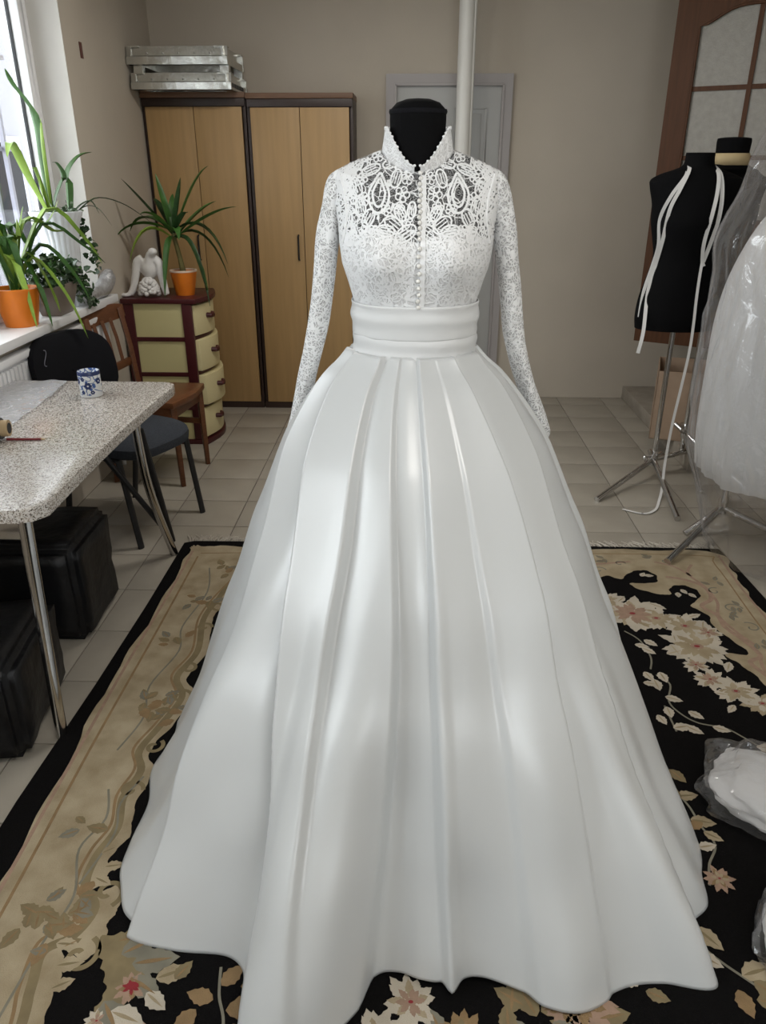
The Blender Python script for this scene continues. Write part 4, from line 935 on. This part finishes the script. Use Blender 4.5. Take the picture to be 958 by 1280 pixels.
for k in pal: tag(pat[k].build('floral_pattern', M[k], rg, smooth=False), kind='stuff')
m = MB(); r = random.Random(21)
for k in range(420):
    x = lerp(-.98, 1.37, k/420)+r.uniform(-.003,.003); L_ = r.uniform(.03,.075); a = r.gauss(0,.35); y = 3.06
    p0 = Vector((x,y-.012,.006)); p1 = p0+Vector((math.sin(a)*L_*.5,L_*.5,.004)); p2 = p0+Vector((math.sin(a*1.6)*L_, L_, .002))
    m.tube([p0,p1,p2], .0016, 4, caps=False)
tag(m.build('fringe', M['fringe'], rg), kind='stuff')

# ------------------------------------------------------------------ dress form + wedding dress
CX, CYD = .008, 1.72
RINGS = [ # z, half width, front depth, back depth, front tilt
 (1.165,.130,.106,.096,0),(1.22,.127,.102,.094,0),(1.275,.128,.104,.096,0),(1.32,.141,.114,.104,0),(1.36,.154,.124,.108,0),(1.40,.159,.126,.108,0),
 (1.44,.161,.118,.106,0),(1.475,.166,.106,.102,.0),(1.505,.166,.094,.096,.004),(1.525,.168,.084,.090,.010),(1.540,.162,.076,.082,.018),(1.553,.136,.070,.074,.030),(1.567,.100,.064,.066,.036),(1.578,.069,.058,.060,.040)]
def bust(x, z):
    d = 0
    for s in (-1, 1):
        d += .034*math.exp(-((x-s*.077)/.052)**2 - ((z-1.375)/(.055 if z > 1.375 else .06))**2)
    return d
def ringat(s):
    i = min(int(s), len(RINGS)-2); t = s-i
    return [lerp(a, b, t) for a, b in zip(RINGS[i], RINGS[i+1])]
def body(th, s, off=0.0):
    z, a, bf, bb, tl = ringat(s); sx, cx = math.sin(th), math.cos(th)
    x = (a+off)*math.copysign(abs(sx)**.92, sx)
    y = -(bf+off)*cx if cx > 0 else -(bb+off)*cx
    zz = z - tl*max(0,cx)**1.5
    if cx > 0: y -= bust(x, zz)*min(1,cx*2.2)
    return Vector((CX+x, CYD+y, zz))
NS = len(RINGS)-1
mq = thing('dress_form', (CX, CYD, 0), 'black jersey dress form wearing the white wedding dress', 'mannequin')
m = MB(); m.grid(lambda u, v: body(u*2*PI, v*NS, -.006), 72, 60, True)
m.lathe([(.06,1.53),(.057,1.56),(.055,1.60),(.0565,1.63),(.0565,1.642),(.053,1.652),(.043,1.662),(.025,1.668),(.001,1.670)], (CX,CYD,0), 40, caps=False)
m.lathe([(.001,.90),(.09,.92),(.10,1.0),(.10,1.1),(.098,1.17)], (CX,CYD,0), 40, caps=False)
m.build('torso', M['jersey'], mq)
m = MB().tube([(CX,CYD,.05),(CX,CYD,.93)], .014, 12); m.build('pole', M['steel'], mq)
for k in range(4):
    a = PI/4+k*PI/2; MB().tube([(CX,CYD,.07),(CX+.24*math.cos(a),CYD+.24*math.sin(a),.013)], .011, 10).build('leg', M['steel'], mq)
MB().lathe([(.0575,1.642),(.0585,1.646),(.0575,1.65)], (CX,CYD,0), 40, caps=False).build('neck_seam', M['blackfab'], mq)

wd = thing('wedding_dress', (CX, CYD, 0), 'white satin wedding dress with lace sleeves and full pleated skirt', 'wedding dress')
# satin lining with a sweetheart neckline
def ztop(th):
    a = abs((th+PI)%(2*PI)-PI)
    return 1.412 + .026*math.exp(-((a-.50)/.30)**2) + .006*sm((a-.9)/.5) - .002*math.exp(-(a/.12)**2)
def s_of_z(z):
    for i in range(NS):
        if RINGS[i+1][0] >= z: return i+(z-RINGS[i][0])/(RINGS[i+1][0]-RINGS[i][0])
    return NS
m = MB(); m.grid(lambda u, v: body(u*2*PI, s_of_z(lerp(1.165, ztop(u*2*PI), v)), .001), 180, 44, True)
m.build('bodice_lining', M['lining'], wd, solid=.002)
# lace over the lining
m = MB(); m.grid(lambda u, v: body(u*2*PI, s_of_z(lerp(1.165, ztop(u*2*PI)-.001, v)), .0042), 180, 44, True)
m.build('lace_bodice', M['bodlace'], wd)
m = MB(); m.grid(lambda u, v: body(u*2*PI, lerp(s_of_z(ztop(u*2*PI)-.002), NS, v), .0042), 180, 50, True)
yoke = m.build('lace_yoke', M['yoke'], wd)
ybv = BVHTree.FromPolygons([p+Vector((0,0,0)) for p in m.v], m.f)
m2 = MB(); m2.grid(lambda u, v: body(u*2*PI, v*NS, .0042), 180, 90, True)
bbv = BVHTree.FromPolygons(m2.v, m2.f)
def onbody(x, z, off=.0016):
    h = bbv.ray_cast(Vector((x, 0.6, z)), Vector((0,1,0)))
    return None if h[0] is None else h[0] + Vector((0,-off,0))
def lace_strip(mb, pts, w, off=.0016):
    p = [Vector((x,0,z)) for x, z in pts]; row = []
    for i, q in enumerate(p):
        t = (p[min(i+1,len(p)-1)]-p[max(i-1,0)])
        if t.length < 1e-7: continue
        t.normalize(); n_ = Vector((-t.z,0,t.x))*w/2
        a, b = onbody(q.x+n_.x, q.z+n_.z, off), onbody(q.x-n_.x, q.z-n_.z, off)
        row.append((a, b) if a and b else None)
    for (A_, B_) in zip(row, row[1:]):
        if A_ and B_ and (A_[0]-B_[0]).length < .03: mb.add([A_[0], A_[1], B_[1], B_[0]], [(0,1,2,3)])
def loop(cx, cz, rx, rz, a=0, n=18, tear=0): 
    out = []
    for k in range(n+1):
        t = 2*PI*k/n; x = rx*math.sin(t)*(1-tear*max(0,math.cos(t))**1.0*.85); z = rz*math.cos(t)
        out.append((cx+x*math.cos(a)-z*math.sin(a), cz+x*math.sin(a)+z*math.cos(a)))
    return out
motif = MB(); LR = random.Random(5)
PXM = .00159   # metres per photo pixel at the bodice
def yz(px, py, sgn): # yoke layout: px offset from the button line, height
    return (CX+.003 + sgn*px*PXM, 1.541-(py-212)*PXM*.98)
for sg in (-1, 1):
    c_ = yz(49, 238, sg)
    lace_strip(motif, loop(*c_, .0125, .026, sg*.05, 24, .8), .0045)
    lace_strip(motif, loop(c_[0], c_[1]-.001, .021, .036, sg*.05, 26, .8), .0045)
    # leaves with stripes
    for px, py, a, L_, W_ in [(15,285,1.0,.045,.013),(30,275,2.2,.040,.013),(22,262,2.6,.03,.010),(62,268,.5,.036,.011),(72,255,-.2,.034,.010),(78,232,-.4,.036,.011),(60,212,1.2,.040,.009),(28,222,.3,.034,.010),(36,205,1.3,.03,.008),
                              (88,220,.9,.034,.009),(98,212,.9,.034,.009),(80,208,.9,.034,.009),(90,270,.2,.036,.010),(40,282,1.7,.036,.010),(8,258,.1,.03,.008)]:
        x, z = yz(px, py, sg); a *= sg
        lace_strip(motif, loop(x, z, W_, L_/2, a, 16), .0035)
        for q in (-.5, 0, .5):
            dx, dz = math.cos(a)*q*W_, math.sin(a)*q*W_; ex, ez = -math.sin(a)*L_*.3, math.cos(a)*L_*.3
            lace_strip(motif, [(x+dx-ex, z+dz-ez), (x+dx, z+dz), (x+dx+ex, z+dz+ez)], .0022)
    # little flowers
    for px, py, s in [(20,240,.014),(24,256,.011),(68,246,.012),(86,245,.015),(96,232,.013),(104,250,.013),(98,268,.013),(14,222,.011),(66,284,.012),(84,285,.012),(106,280,.013),(102,222,.012),(52,196,.011),(14,270,.010),(70,222,.010),(40,258,.010),(55,282,.010)]:
        x, z = yz(px, py, sg)
        for k in range(5):
            t = 2*PI*k/5+px; lace_strip(motif, loop(x+math.cos(t)*s*.62, z+math.sin(t)*s*.62, s*.42, s*.42, 0, 9), .0026)
        lace_strip(motif, loop(x, z, s*.2, s*.2, 0, 7), .003)
    # curls filling the side of the yoke and the bodice front
    for k in range(170):
        px, py = LR.uniform(66,120), LR.uniform(200,300); 
        if (px-49)**2/28**2+(py-238)**2/44**2 < 1: continue
        x, z = yz(px, py, sg); r0 = LR.uniform(.004,.011); a0 = LR.random()*6
        lace_strip(motif, [(x+r0*math.cos(a0+t*.5), z+r0*1.3*math.sin(a0+t*.5)) for t in range(10)], .0026)
    for k in range(140):
        px, py = LR.uniform(4,100), LR.uniform(288,376); x, z = yz(px, py, sg); r0 = LR.uniform(.006,.016); a0 = LR.random()*6
        lace_strip(motif, [(x+r0*math.cos(a0+t*.5), z+r0*1.2*math.sin(a0+t*.5)) for t in range(9)], .0022, .0012)
    # armhole seam
tag(motif.build('lace_motifs', M['cord'], wd, smooth=False), kind='stuff')
# button placket strip
pk = MB(); row = []
lace_strip(pk, [(CX+.013, 1.54-.265*k/30) for k in range(31)], .010, .0026); pk.build('placket', M['cord'], wd)
bx = CX+.006
pz = [1.535-.0098*k for k in range(13)] + [1.400,1.385,1.367,1.352,1.337,1.322,1.309,1.296,1.283]
pearl_me = None
for k, z in enumerate(pz):
    h = bbv.ray_cast(Vector((bx,.6,z)), Vector((0,1,0)))[0]
    p = h+Vector((.003*math.sin(k*2.1)*.4,-.0052,0))
    if pearl_me is None:
        o = MB().ellip((0,0,0),(.0048,.0048,.0048),12,8).build('button', M['pearl'], None, local=True); pearl_me = o.data
    else: o = bpy.data.objects.new('button', pearl_me); COL.objects.link(o)
    o.parent = wd; o.location = p-Vector((CX,CYD,0))
# stand collar, open in a V at the front
def collar(u, v):
    th = lerp(math.radians(5), 2*PI-math.radians(5), u); a = min(th, 2*PI-th)
    zt_ = 1.546 + .070*sm((a-.05)/1.25) + .0025*abs(math.sin(a*16)); zb = 1.578-.040*max(0,math.cos(th))**1.5 - .004
    z = lerp(zb, zt_, v); r = lerp(0, .003, v) + .004
    open_ = .008*v*math.exp(-(a/.5)**2)
    return Vector((CX+(.068+r-.010*v)*math.sin(th), CYD-(.057+r+open_)*math.cos(th), z))
m = MB(); m.grid(collar, 160, 16); m.build('collar', lace_mat('lace_collar', .82, 75, .06), wd, solid=.0016)
m = MB()
for k in range(0, 160, 3):
    p = collar(k/159, .985); m.ellip(p, (.0029,.0022,.0026), 8, 6)
tag(m.build('scalloped_edge', M['cord'], wd), kind='stuff')
# sleeves
def sleeve(pts, rs, name='sleeve'):
    p = smoothpath(pts, 10); k = len(p); m = MB()
    rad = [spline([(i*10/(k-1), r) for i, r in enumerate(rs)], j/(k-1)) for j in range(k)]
    vs = []; n = 36
    for i, q in enumerate(p):
        for j in range(n):
            t = 2*PI*j/n; rr_ = rad[i]*(1+.05*math.sin(3*t+i*.22)+.035*noise.noise(Vector((math.cos(t)*1.5,math.sin(t)*1.5,i*.18))))
            vs.append(q+Vector((rr_*math.cos(t), rr_*1.25*math.sin(t), rr_*.35*math.cos(t)*(1 if q.x < 0 else -1)*.6)))
    m.add(vs, [(i*n+j,i*n+(j+1)%n,(i+1)*n+(j+1)%n,(i+1)*n+j) for i in range(k-1) for j in range(n)])
    return m.build(name, M['sleeve'], wd, solid=.0012)
SL = [(-.146,1.722,1.544,.003),(-.149,1.723,1.540,.014),(-.153,1.725,1.530,.022),(-.158,1.728,1.508,.0275),(-.168,1.735,1.465,.027),(-.179,1.74,1.42,.0265),(-.195,1.75,1.32,.0245),(-.216,1.77,1.20,.0245),(-.246,1.80,1.09,.023),(-.274,1.83,.99,.022),(-.290,1.85,.93,.021),(-.27,1.86,.87,.018)]
SR = [(.162,1.722,1.544,.003),(.165,1.723,1.540,.014),(.169,1.725,1.530,.022),(.174,1.728,1.508,.0275),(.185,1.735,1.465,.027),(.197,1.74,1.42,.0265),(.214,1.75,1.32,.0245),(.234,1.77,1.20,.0245),(.270,1.80,1.09,.024),(.314,1.83,.985,.024),(.330,1.86,.93,.022),(.30,1.88,.87,.018)]
for S_ in (SL, SR): sleeve([q[:3] for q in S_], [q[3] for q in S_])
for sg in (-1, 1):
    m = MB(); pts = []
    for k in range(14):
        t = k/13; z = lerp(1.532,1.405,t); x = CX+sg*(lerp(.156,.150,t)-.012*math.sin(PI*t)); q = onbody(x, z, .002)
        if q: pts.append(q)
    if len(pts) > 3: m.tube(pts, .0024, 6); m.build('armhole_seam', M['cord'], wd)
# draped satin waistband in two tiers
def band(z0, z1, off, ph, seed):
    def fn(u, v):
        th = u*2*PI; z = lerp(z0, z1, v) + .004*math.sin(th+ph)*math.sin(PI*v)
        p = body(th, s_of_z(max(1.165,min(z,1.28))), off + .0030*math.sin(PI*v)**.5 + .0019*math.sin(v*10+1.2*math.sin(th+ph)+seed)*math.sin(PI*v) + .001*noise.noise(Vector((math.cos(th)*3,math.sin(th)*3,v*4+seed))))
        p.z = z; 
        return p
    m = MB(); m.grid(fn, 160, 26, True); return m.build('waistband', M['bandsatin'], wd, solid=.002)
band(1.150, 1.226, .006, .3, 0.); band(1.212, 1.283, .0085, 1.4, 2.)

# full skirt
HEM = [(-180,.72),(-165,.76),(-150,.70),(-135,.77),(-120,.70),(-105,.69),(-90,.69),(-75,.72),(-62,.765),(-55,.82),(-48.4,.855),(-38.6,.80),(-27,.765),(-22.5,.835),(-18,.845),(-12,.79),(-5.6,.675),(-1,.665),(3,.69),(7.2,.725),(10,.715),(16.9,.752),(24,.765),(32,.77),(38.8,.80),(43.4,.865),(46.5,.85),(50,.83),(55.5,.855),(62,.80),(75,.745),(90,.71),(105,.70),(120,.70),(135,.77),(150,.70),(165,.76),(180,.72)]
PROF = [(0,.74),(.08,.705),(.2,.645),(.32,.595),(.485,.525),(.58,.478),(.72,.422),(.81,.378),(.96,.310),(1.02,.272),(1.08,.228),(1.12,.194),(1.15,.160),(1.175,.138)]
# pleat edges: angles at t = 0, .25, .5, 1 from waist to hem; side on top (+1: the panel to the right); depth at waist, middle, hem
EDGES = [((-62,-40,-32,-21.5),1,(.014,.040,.02)),((-85,-66,-56,-46),1,(.014,.028,.02)),((-27,-21,-20,-14),-1,(.015,.024,.006)),((-12,-6,-3.5,-6.5),-1,(.005,.022,.026)),
 ((3,5.5,6,7),1,(.014,.024,.02)),((35,38,36,31),-1,(.014,.020,.004)),((18,20,21,20),1,(.001,.006,.010)),((66,54,51,45),-1,(.014,.042,.03)),
 ((95,)*4,1,(.006,.02,.02)),((125,)*4,-1,(.006,.02,.02)),((155,)*4,1,(.006,.02,.02)),((-100,)*4,1,(.006,.02,.02)),((-130,)*4,-1,(.006,.02,.02)),((-160,)*4,1,(.006,.02,.02))]
def skirt(u, v):
    deg = -180+360*u; th = math.radians(deg); t = v
    z = lerp(1.175, .006, t)
    R = spline(PROF, z); k = sm((t-.12)/.88)**1.25
    hf = spline(HEM, deg)/.74
    R *= 1+k*(hf-1)
    R *= 1-.085*math.exp(-((deg+72)/34)**2)*math.sin(PI*min(1,t))**.7
    ell = lerp(.84, 1.0, sm(t/.35))
    d = 0
    for an4, sd, am in EDGES:
        e = spline(list(zip((0,.25,.5,1), an4)), t); dl = ((deg-e+180) % 360)-180
        s_ = math.radians(dl)*max(R,.2)*sd           # arc distance, positive on the upper panel
        amp = spline(list(zip((0,.45,1), am)), t)
        Lu = .03+.16*t; Ll = .018+.06*t
        if s_ > 0: d += amp*math.exp(-s_/Lu)
        else: d -= amp*.8*math.exp(s_/Ll)
        ew = .004+.007*t
        if abs(s_) < ew:   # soften the edge itself
            f0 = sm((s_+ew)/(2*ew)); d += lerp(-amp*.8, amp, f0) - (amp if s_ > 0 else -amp*.8)
    # soft secondary folds
    d += t*.016*(1-.6*sm((abs(deg)-48)/22))*math.sin(math.radians(deg)*9+1.0+2*t)+ sm((t-.3)/.7)*.010*math.sin(math.radians(deg)*17+2.2+5*t)
    p3 = Vector((math.cos(th)*1.7, math.sin(th)*1.7, z*1.5))
    calm = 1-.8*sm((abs(deg)-48)/22)
    d += calm*sm((t-.35)/.5)*(.045*noise.noise(p3*1.3+Vector((3,1,0))) + .020*noise.noise(p3*2.9))
    R2 = R+d
    x = R2*math.sin(th); y = -R2*ell*math.cos(th)
    lift = .018*max(0, math.sin(math.radians(deg)*5+.6))*sm((t-.9)/.1)
    return Vector((CX+x, CYD+y, z+lift+.004))
m = MB(); m.grid(skirt, 900, 170, True)
m.build('skirt', M['satin'], wd, solid=.0022, sharp=180)

# ------------------------------------------------------------------ right: second dress form with tape
def small_form(loc, sc_, rz, label, neck, band_, edge, nk=1.0):
    t_ = thing('dress_form', loc, label, 'mannequin', rz=rz, group='spare black dress forms')
    RG = [(.80,.172,.105),(.86,.178,.112),(.95,.172,.108),(1.05,.150,.098),(1.14,.134,.092),(1.22,.146,.104),(1.30,.162,.122),(1.38,.168,.112),(1.45,.186,.092),(1.485,.188,.080),(1.51,.150,.070),(1.53,.095*nk,.062*nk),(1.55,.062*nk,.058*nk),(1.60,.056*nk,.056*nk),(neck,.057*nk,.057*nk),(neck+.012,.048*nk,.048*nk),(neck+.016,.002,.002)]
    m = MB(); zs = [r_[0] for r_ in RG]; ta = [(i, r_[1]) for i, r_ in enumerate(RG)]; tb_ = [(i, r_[2]) for i, r_ in enumerate(RG)]; tz = [(i, r_[0]) for i, r_ in enumerate(RG)]
    K = len(RG)-1
    def fn(u, v):
        th = u*2*PI; s = v*K; a = spline(ta, s)*sc_; b = spline(tb_, s)*sc_
        return Vector((a*math.sin(th), -b*math.cos(th), spline(tz, s)))
    m.grid(fn, 48, 70, True); m.poly([fn(k/48, 0) for k in range(47,-1,-1)]); m.build('torso', M['jersey'], t_, local=True, sharp=60)
    if edge:
        m = MB(); m.grid(lambda u, v: (lambda p: Vector((p.x*1.012, p.y*1.012, p.z)))(fn(u, v*.33)), 48, 20, True); m.build('hip_cover', M['purple'], t_, local=True)
    if band_:
        MB().lathe([(.0605*nk*sc_,1.548),(.0585*nk*sc_,1.60)], (0,0,0), 32, caps=False).build('neck_tape', M['masking'], t_, local=True, solid=.002)
    MB().tube([(0,0,.06),(0,0,.82)], .0135, 14).build('pole', M['steel'], t_, local=True)
    return t_
def tripod(t_, feet, hub, loc, knob=None):
    c = Vector(loc)
    for f_ in feet:
        MB().tube([hub+(Vector(f_)-hub)*-.16, Vector(f_)], .0145, 14).build('leg', M['steel'], t_)
        d_ = (Vector(f_)-hub).normalized(); MB().tube([Vector(f_)-d_*.012, Vector(f_)+d_*.002], .0150, 14).build('foot_cap', M['steel'], t_)
    MB().lathe([(.02,-.03),(.022,-.02),(.022,.03),(.016,.05)], hub, 16).build('hub', M['steel'], t_)
    if knob: 
        kb = MB().tube([hub+Vector((0,0,.02)), Vector(knob)], .005, 8); kb.ellip(knob, (.014,.014,.014), 12, 8); kb.build('knob', M['steel'], t_)
f2 = small_form((1.325,3.95,0), 1.13, 0, 'black dress form with white tape hanging around its neck', 1.585, False, False)
hub = Vector((1.325,3.95,.095))
tripod(f2, [(.95,3.58,.013),(1.285,3.36,.013),(1.62,4.12,.10)], hub, (1.325,3.95,0), (1.255,3.88,.13))
f3 = small_form((1.535,4.13,0), 1.05, .1, 'black dress form with cream masking tape on its neck behind the plastic cover', 1.655, True, False, 1.3)
tripod(f3, [(1.46,3.70,.013),(1.72,3.72,.013),(1.64,4.18,.103)], Vector((1.535,4.13,.19)), (1.535,4.13,0))

# white tape: two doubled strands over the shoulders and a long tail to the floor
tp_ = thing('cotton_tape', (1.3, 3.8, 0), 'long white cotton tape draped around the neck of the dress form', 'tape')
def ribbon(pts, w, name, side=None, per=8):
    p = smoothpath(pts, per); m = MB(); vs = []; k = len(p)
    for i, q in enumerate(p):
        t = (p[min(i+1,k-1)]-p[max(i-1,0)]).normalized(); s = Vector(side) if side else Vector((1,-.15,0)); s = (s-t*s.dot(t)).normalized()
        nrm = s.cross(t)*.0006
        vs += [q-s*w/2-nrm, q+s*w/2-nrm, q+s*w/2+nrm, q-s*w/2+nrm]
    fs = [(a*4+j,(a+1)*4+j,(a+1)*4+(j+1)%4,a*4+(j+1)%4) for a in range(k-1) for j in range(4)]+[(0,1,2,3),(k*4-1,k*4-2,k*4-3,k*4-4)]
    m.add(vs, fs); return m.build(name, M['tape'], tp_)
FX = 1.325; yf = 3.95
def fr_(x, z): # point on the front of the torso of the second form
    b = interp([(.80,.119),(.95,.122),(1.14,.104),(1.30,.138),(1.38,.127),(1.45,.104),(1.5,.085),(1.53,.07),(1.6,.063)], z); a = interp([(.80,.194),(.95,.194),(1.14,.151),(1.30,.183),(1.45,.21),(1.5,.17),(1.53,.11),(1.6,.064)], z)
    u = max(-.97, min(.97, (x-FX)/a)); return Vector((x, yf-b*math.sqrt(1-u*u)-.006, z))
# zoomed outline of the strands, as offsets from the form's axis
ribbon([Vector((FX-.05,yf+.03,1.565)), fr_(FX-.062,1.53), fr_(FX-.10,1.45), fr_(FX-.135,1.36), fr_(FX-.14,1.22), fr_(FX-.15,1.10), fr_(FX-.168,1.0), fr_(FX-.172,.93), Vector((FX-.185,yf-.12,.80)), Vector((FX-.20,yf-.13,.70))], .017, 'left_strand')
ribbon([Vector((FX-.055,yf+.025,1.56)), fr_(FX-.075,1.51), fr_(FX-.135,1.42), fr_(FX-.165,1.32), fr_(FX-.150,1.2), fr_(FX-.160,1.1), fr_(FX-.185,.98), fr_(FX-.190,.86)], .016, 'left_strand')
ribbon([Vector((FX+.05,yf+.03,1.565)), fr_(FX+.068,1.52), fr_(FX+.066,1.44), fr_(FX+.05,1.34), fr_(FX+.038,1.22), fr_(FX+.05,1.14), fr_(FX+.06,1.11)], .017, 'right_strand')
ribbon([Vector((FX+.055,yf+.025,1.56)), fr_(FX+.078,1.515), fr_(FX+.09,1.42), fr_(FX+.085,1.32), fr_(FX+.072,1.22), fr_(FX+.055,1.13)], .018, 'right_strand')
ribbon([fr_(FX+.05,1.13), fr_(FX+.046,1.05), fr_(FX+.045,.95), Vector((FX+.045,yf-.14,.85)), Vector((FX+.04,yf-.16,.72)), Vector((FX+.022,yf-.18,.55)), Vector((FX+.0,yf-.2,.35)), Vector((FX-.012,yf-.22,.15)), Vector((FX-.02,yf-.26,.04)), Vector((FX-.06,yf-.36,.008)), Vector((FX-.11,yf-.47,.006)), Vector((FX-.18,yf-.52,.006)), Vector((FX-.27,yf-.47,.006))], .013, 'tail')

# cardboard box on the step
cb = thing('cardboard_box', (1.62, 4.45, .09), 'open cardboard box standing on the concrete step', 'box', rz=math.radians(-17))
t = .005; bw, bl, bh = .17, .19, .40
for (a, b, c_, d_) in ((-bw,-bw+t,-bl,bl),(bw-t,bw,-bl,bl),(-bw,bw,-bl,-bl+t),(-bw,bw,bl-t,bl)):
    MB().box(a, b, c_, d_, 0, bh).build('side', M['card'], cb, local=True, smooth=False)
MB().box(-bw,bw,-bl,bl,0,t).build('bottom', M['card'], cb, local=True, smooth=False)

# ------------------------------------------------------------------ right: gown in a clear plastic cover
gw = thing('tulle_gown', (1.66, 3.02, 0), 'white tulle gown inside a clear plastic cover at the right', 'gown')
GC = Vector((1.72, 3.02, 0))
def gown(off, zb, seed, amp, nf):
    tab = [(zb,.50),(.5,.515),(.75,.52),(.95,.52),(1.12,.50),(1.27,.455),(1.38,.40),(1.47,.33),(1.55,.25),(1.62,.18)]
    def fn(u, v):
        th = u*2*PI; z = lerp(1.60, zb, v)
        r = spline(tab, z)+off; k = sm(v*1.6)
        r += amp*k*(math.sin(nf*th+seed+1.5*v)+.6*math.sin(nf*2.3*th+seed*2-v*2)+noise.noise(Vector((math.cos(th)*4,math.sin(th)*4,z*1.2+seed))))
        zz = z + (.03*noise.noise(Vector((math.cos(th)*3,math.sin(th)*3,seed))) if v > .93 else 0)
        return GC+Vector((r*math.sin(th), -r*math.cos(th)*.95, zz))
    return MB().grid(fn, 220, 60, True)
gown(-.03, .45, 1, .006, 19).build('underskirt', M['tulle2'], gw)
gown(-.012, .41, 2, .007, 15).build('tulle_layer', M['tulle'], gw)
gown(.0, .385, 3, .008, 23).build('tulle_layer', M['tulle'], gw)
MB().tube([GC+Vector((0,0,.06)), GC+Vector((0,0,1.6))], .014, 12).build('stand_pole', M['steel'], gw)
hub = GC+Vector((-.19,.29,.10))
pc = thing('plastic_cover', (1.66, 3.02, 0), 'clear crumpled plastic cover hanging over the tulle gown', 'plastic cover')
def cover(u, v):
    th = u*2*PI; z = lerp(2.05, .03, v)
    tab = [(.03,.40),(.25,.47),(.45,.53),(.8,.555),(1.1,.55),(1.3,.555),(1.45,.50),(1.6,.46),(1.75,.40),(1.9,.28),(2.05,.03)]
    r = spline(tab, z); c_, s_ = math.cos(th), math.sin(th)
    r += .03*noise.noise(Vector((c_*3,s_*3,z*2.2)))+.022*abs(noise.noise(Vector((c_*6,s_*6,z*3.5+4))))+.012*noise.noise(Vector((c_*13,s_*13,z*9)))
    return GC+Vector((r*s_, -r*c_, z+.02*noise.noise(Vector((c_*3,s_*3,7)))*(v > .9)))
MB().grid(cover, 200, 120, True).build('cover_film', M['film'], pc, sharp=50)
# stand of that gown: chrome legs reaching out under the cover
gs = thing('chrome_stand', (1.46, 3.28, 0), 'chrome tripod stand under the covered gown at the rug edge', 'stand')
hub = Vector((1.44,3.26,.12))
for f_ in [(1.10,2.905,.022),(1.27,3.20,.013),(1.80,2.95,.013),(1.62,3.62,.013)]:
    MB().tube([hub, Vector(f_)], .015, 14).build('leg', M['steel'], gs)
    d_ = (Vector(f_)-hub).normalized(); MB().tube([Vector(f_)-d_*.004, Vector(f_)+d_*.002], .0155, 14).build('foot_cap', M['steel'], gs)
MB().lathe([(.02,-.03),(.022,.04),(.014,.06),(.014,.5)], hub, 16).build('hub', M['steel'], gs)

# ------------------------------------------------------------------ bundles of tulle in clear bags on the rug
def bundle(c, r, rz, label, seed, top):
    b = thing('tulle_bundle', (c[0], c[1], RZ), label, 'bag', group='bags of tulle on the rug')
    c = Vector((c[0], c[1], 0)); mt_ = Matrix.Rotation(rz, 3, 'Z')
    def blob(k, amp, zmul, sd):
        def fn(u, v):
            th = u*2*PI; ph = v*PI; d = Vector((math.sin(ph)*math.cos(th), math.sin(ph)*math.sin(th), math.cos(ph)))
            q = Vector((math.copysign(abs(d.x)**.75,d.x)*r[0], math.copysign(abs(d.y)**.75,d.y)*r[1], d.z*r[2]))*k
            q *= 1+amp*noise.noise(d*2.2+Vector((sd,0,0)))+amp*.5*abs(noise.noise(d*6+Vector((0,sd,0))))
            q = mt_ @ q; z = max(q.z*zmul+r[2]*.75, .0) + RZ + .003
            return c+Vector((q.x,q.y,z))
        return MB().grid(fn, 64, 36, True)
    blob(.88,.15,1,seed).build('folded_tulle', M['tulle2'], b)
    blob(1.02,.22,1.02,seed+3).build('clear_bag', M['film'], b, sharp=60)
    return b
bundle((.99,1.53), (.20,.145,.065), math.radians(-35), 'folded white tulle in a clear bag on the rug, right of the skirt', 1.0, 0)
bundle((.875,1.15), (.14,.10,.05), math.radians(60), 'smaller clear bag on the rug at the lower right corner', 6.0, 0)
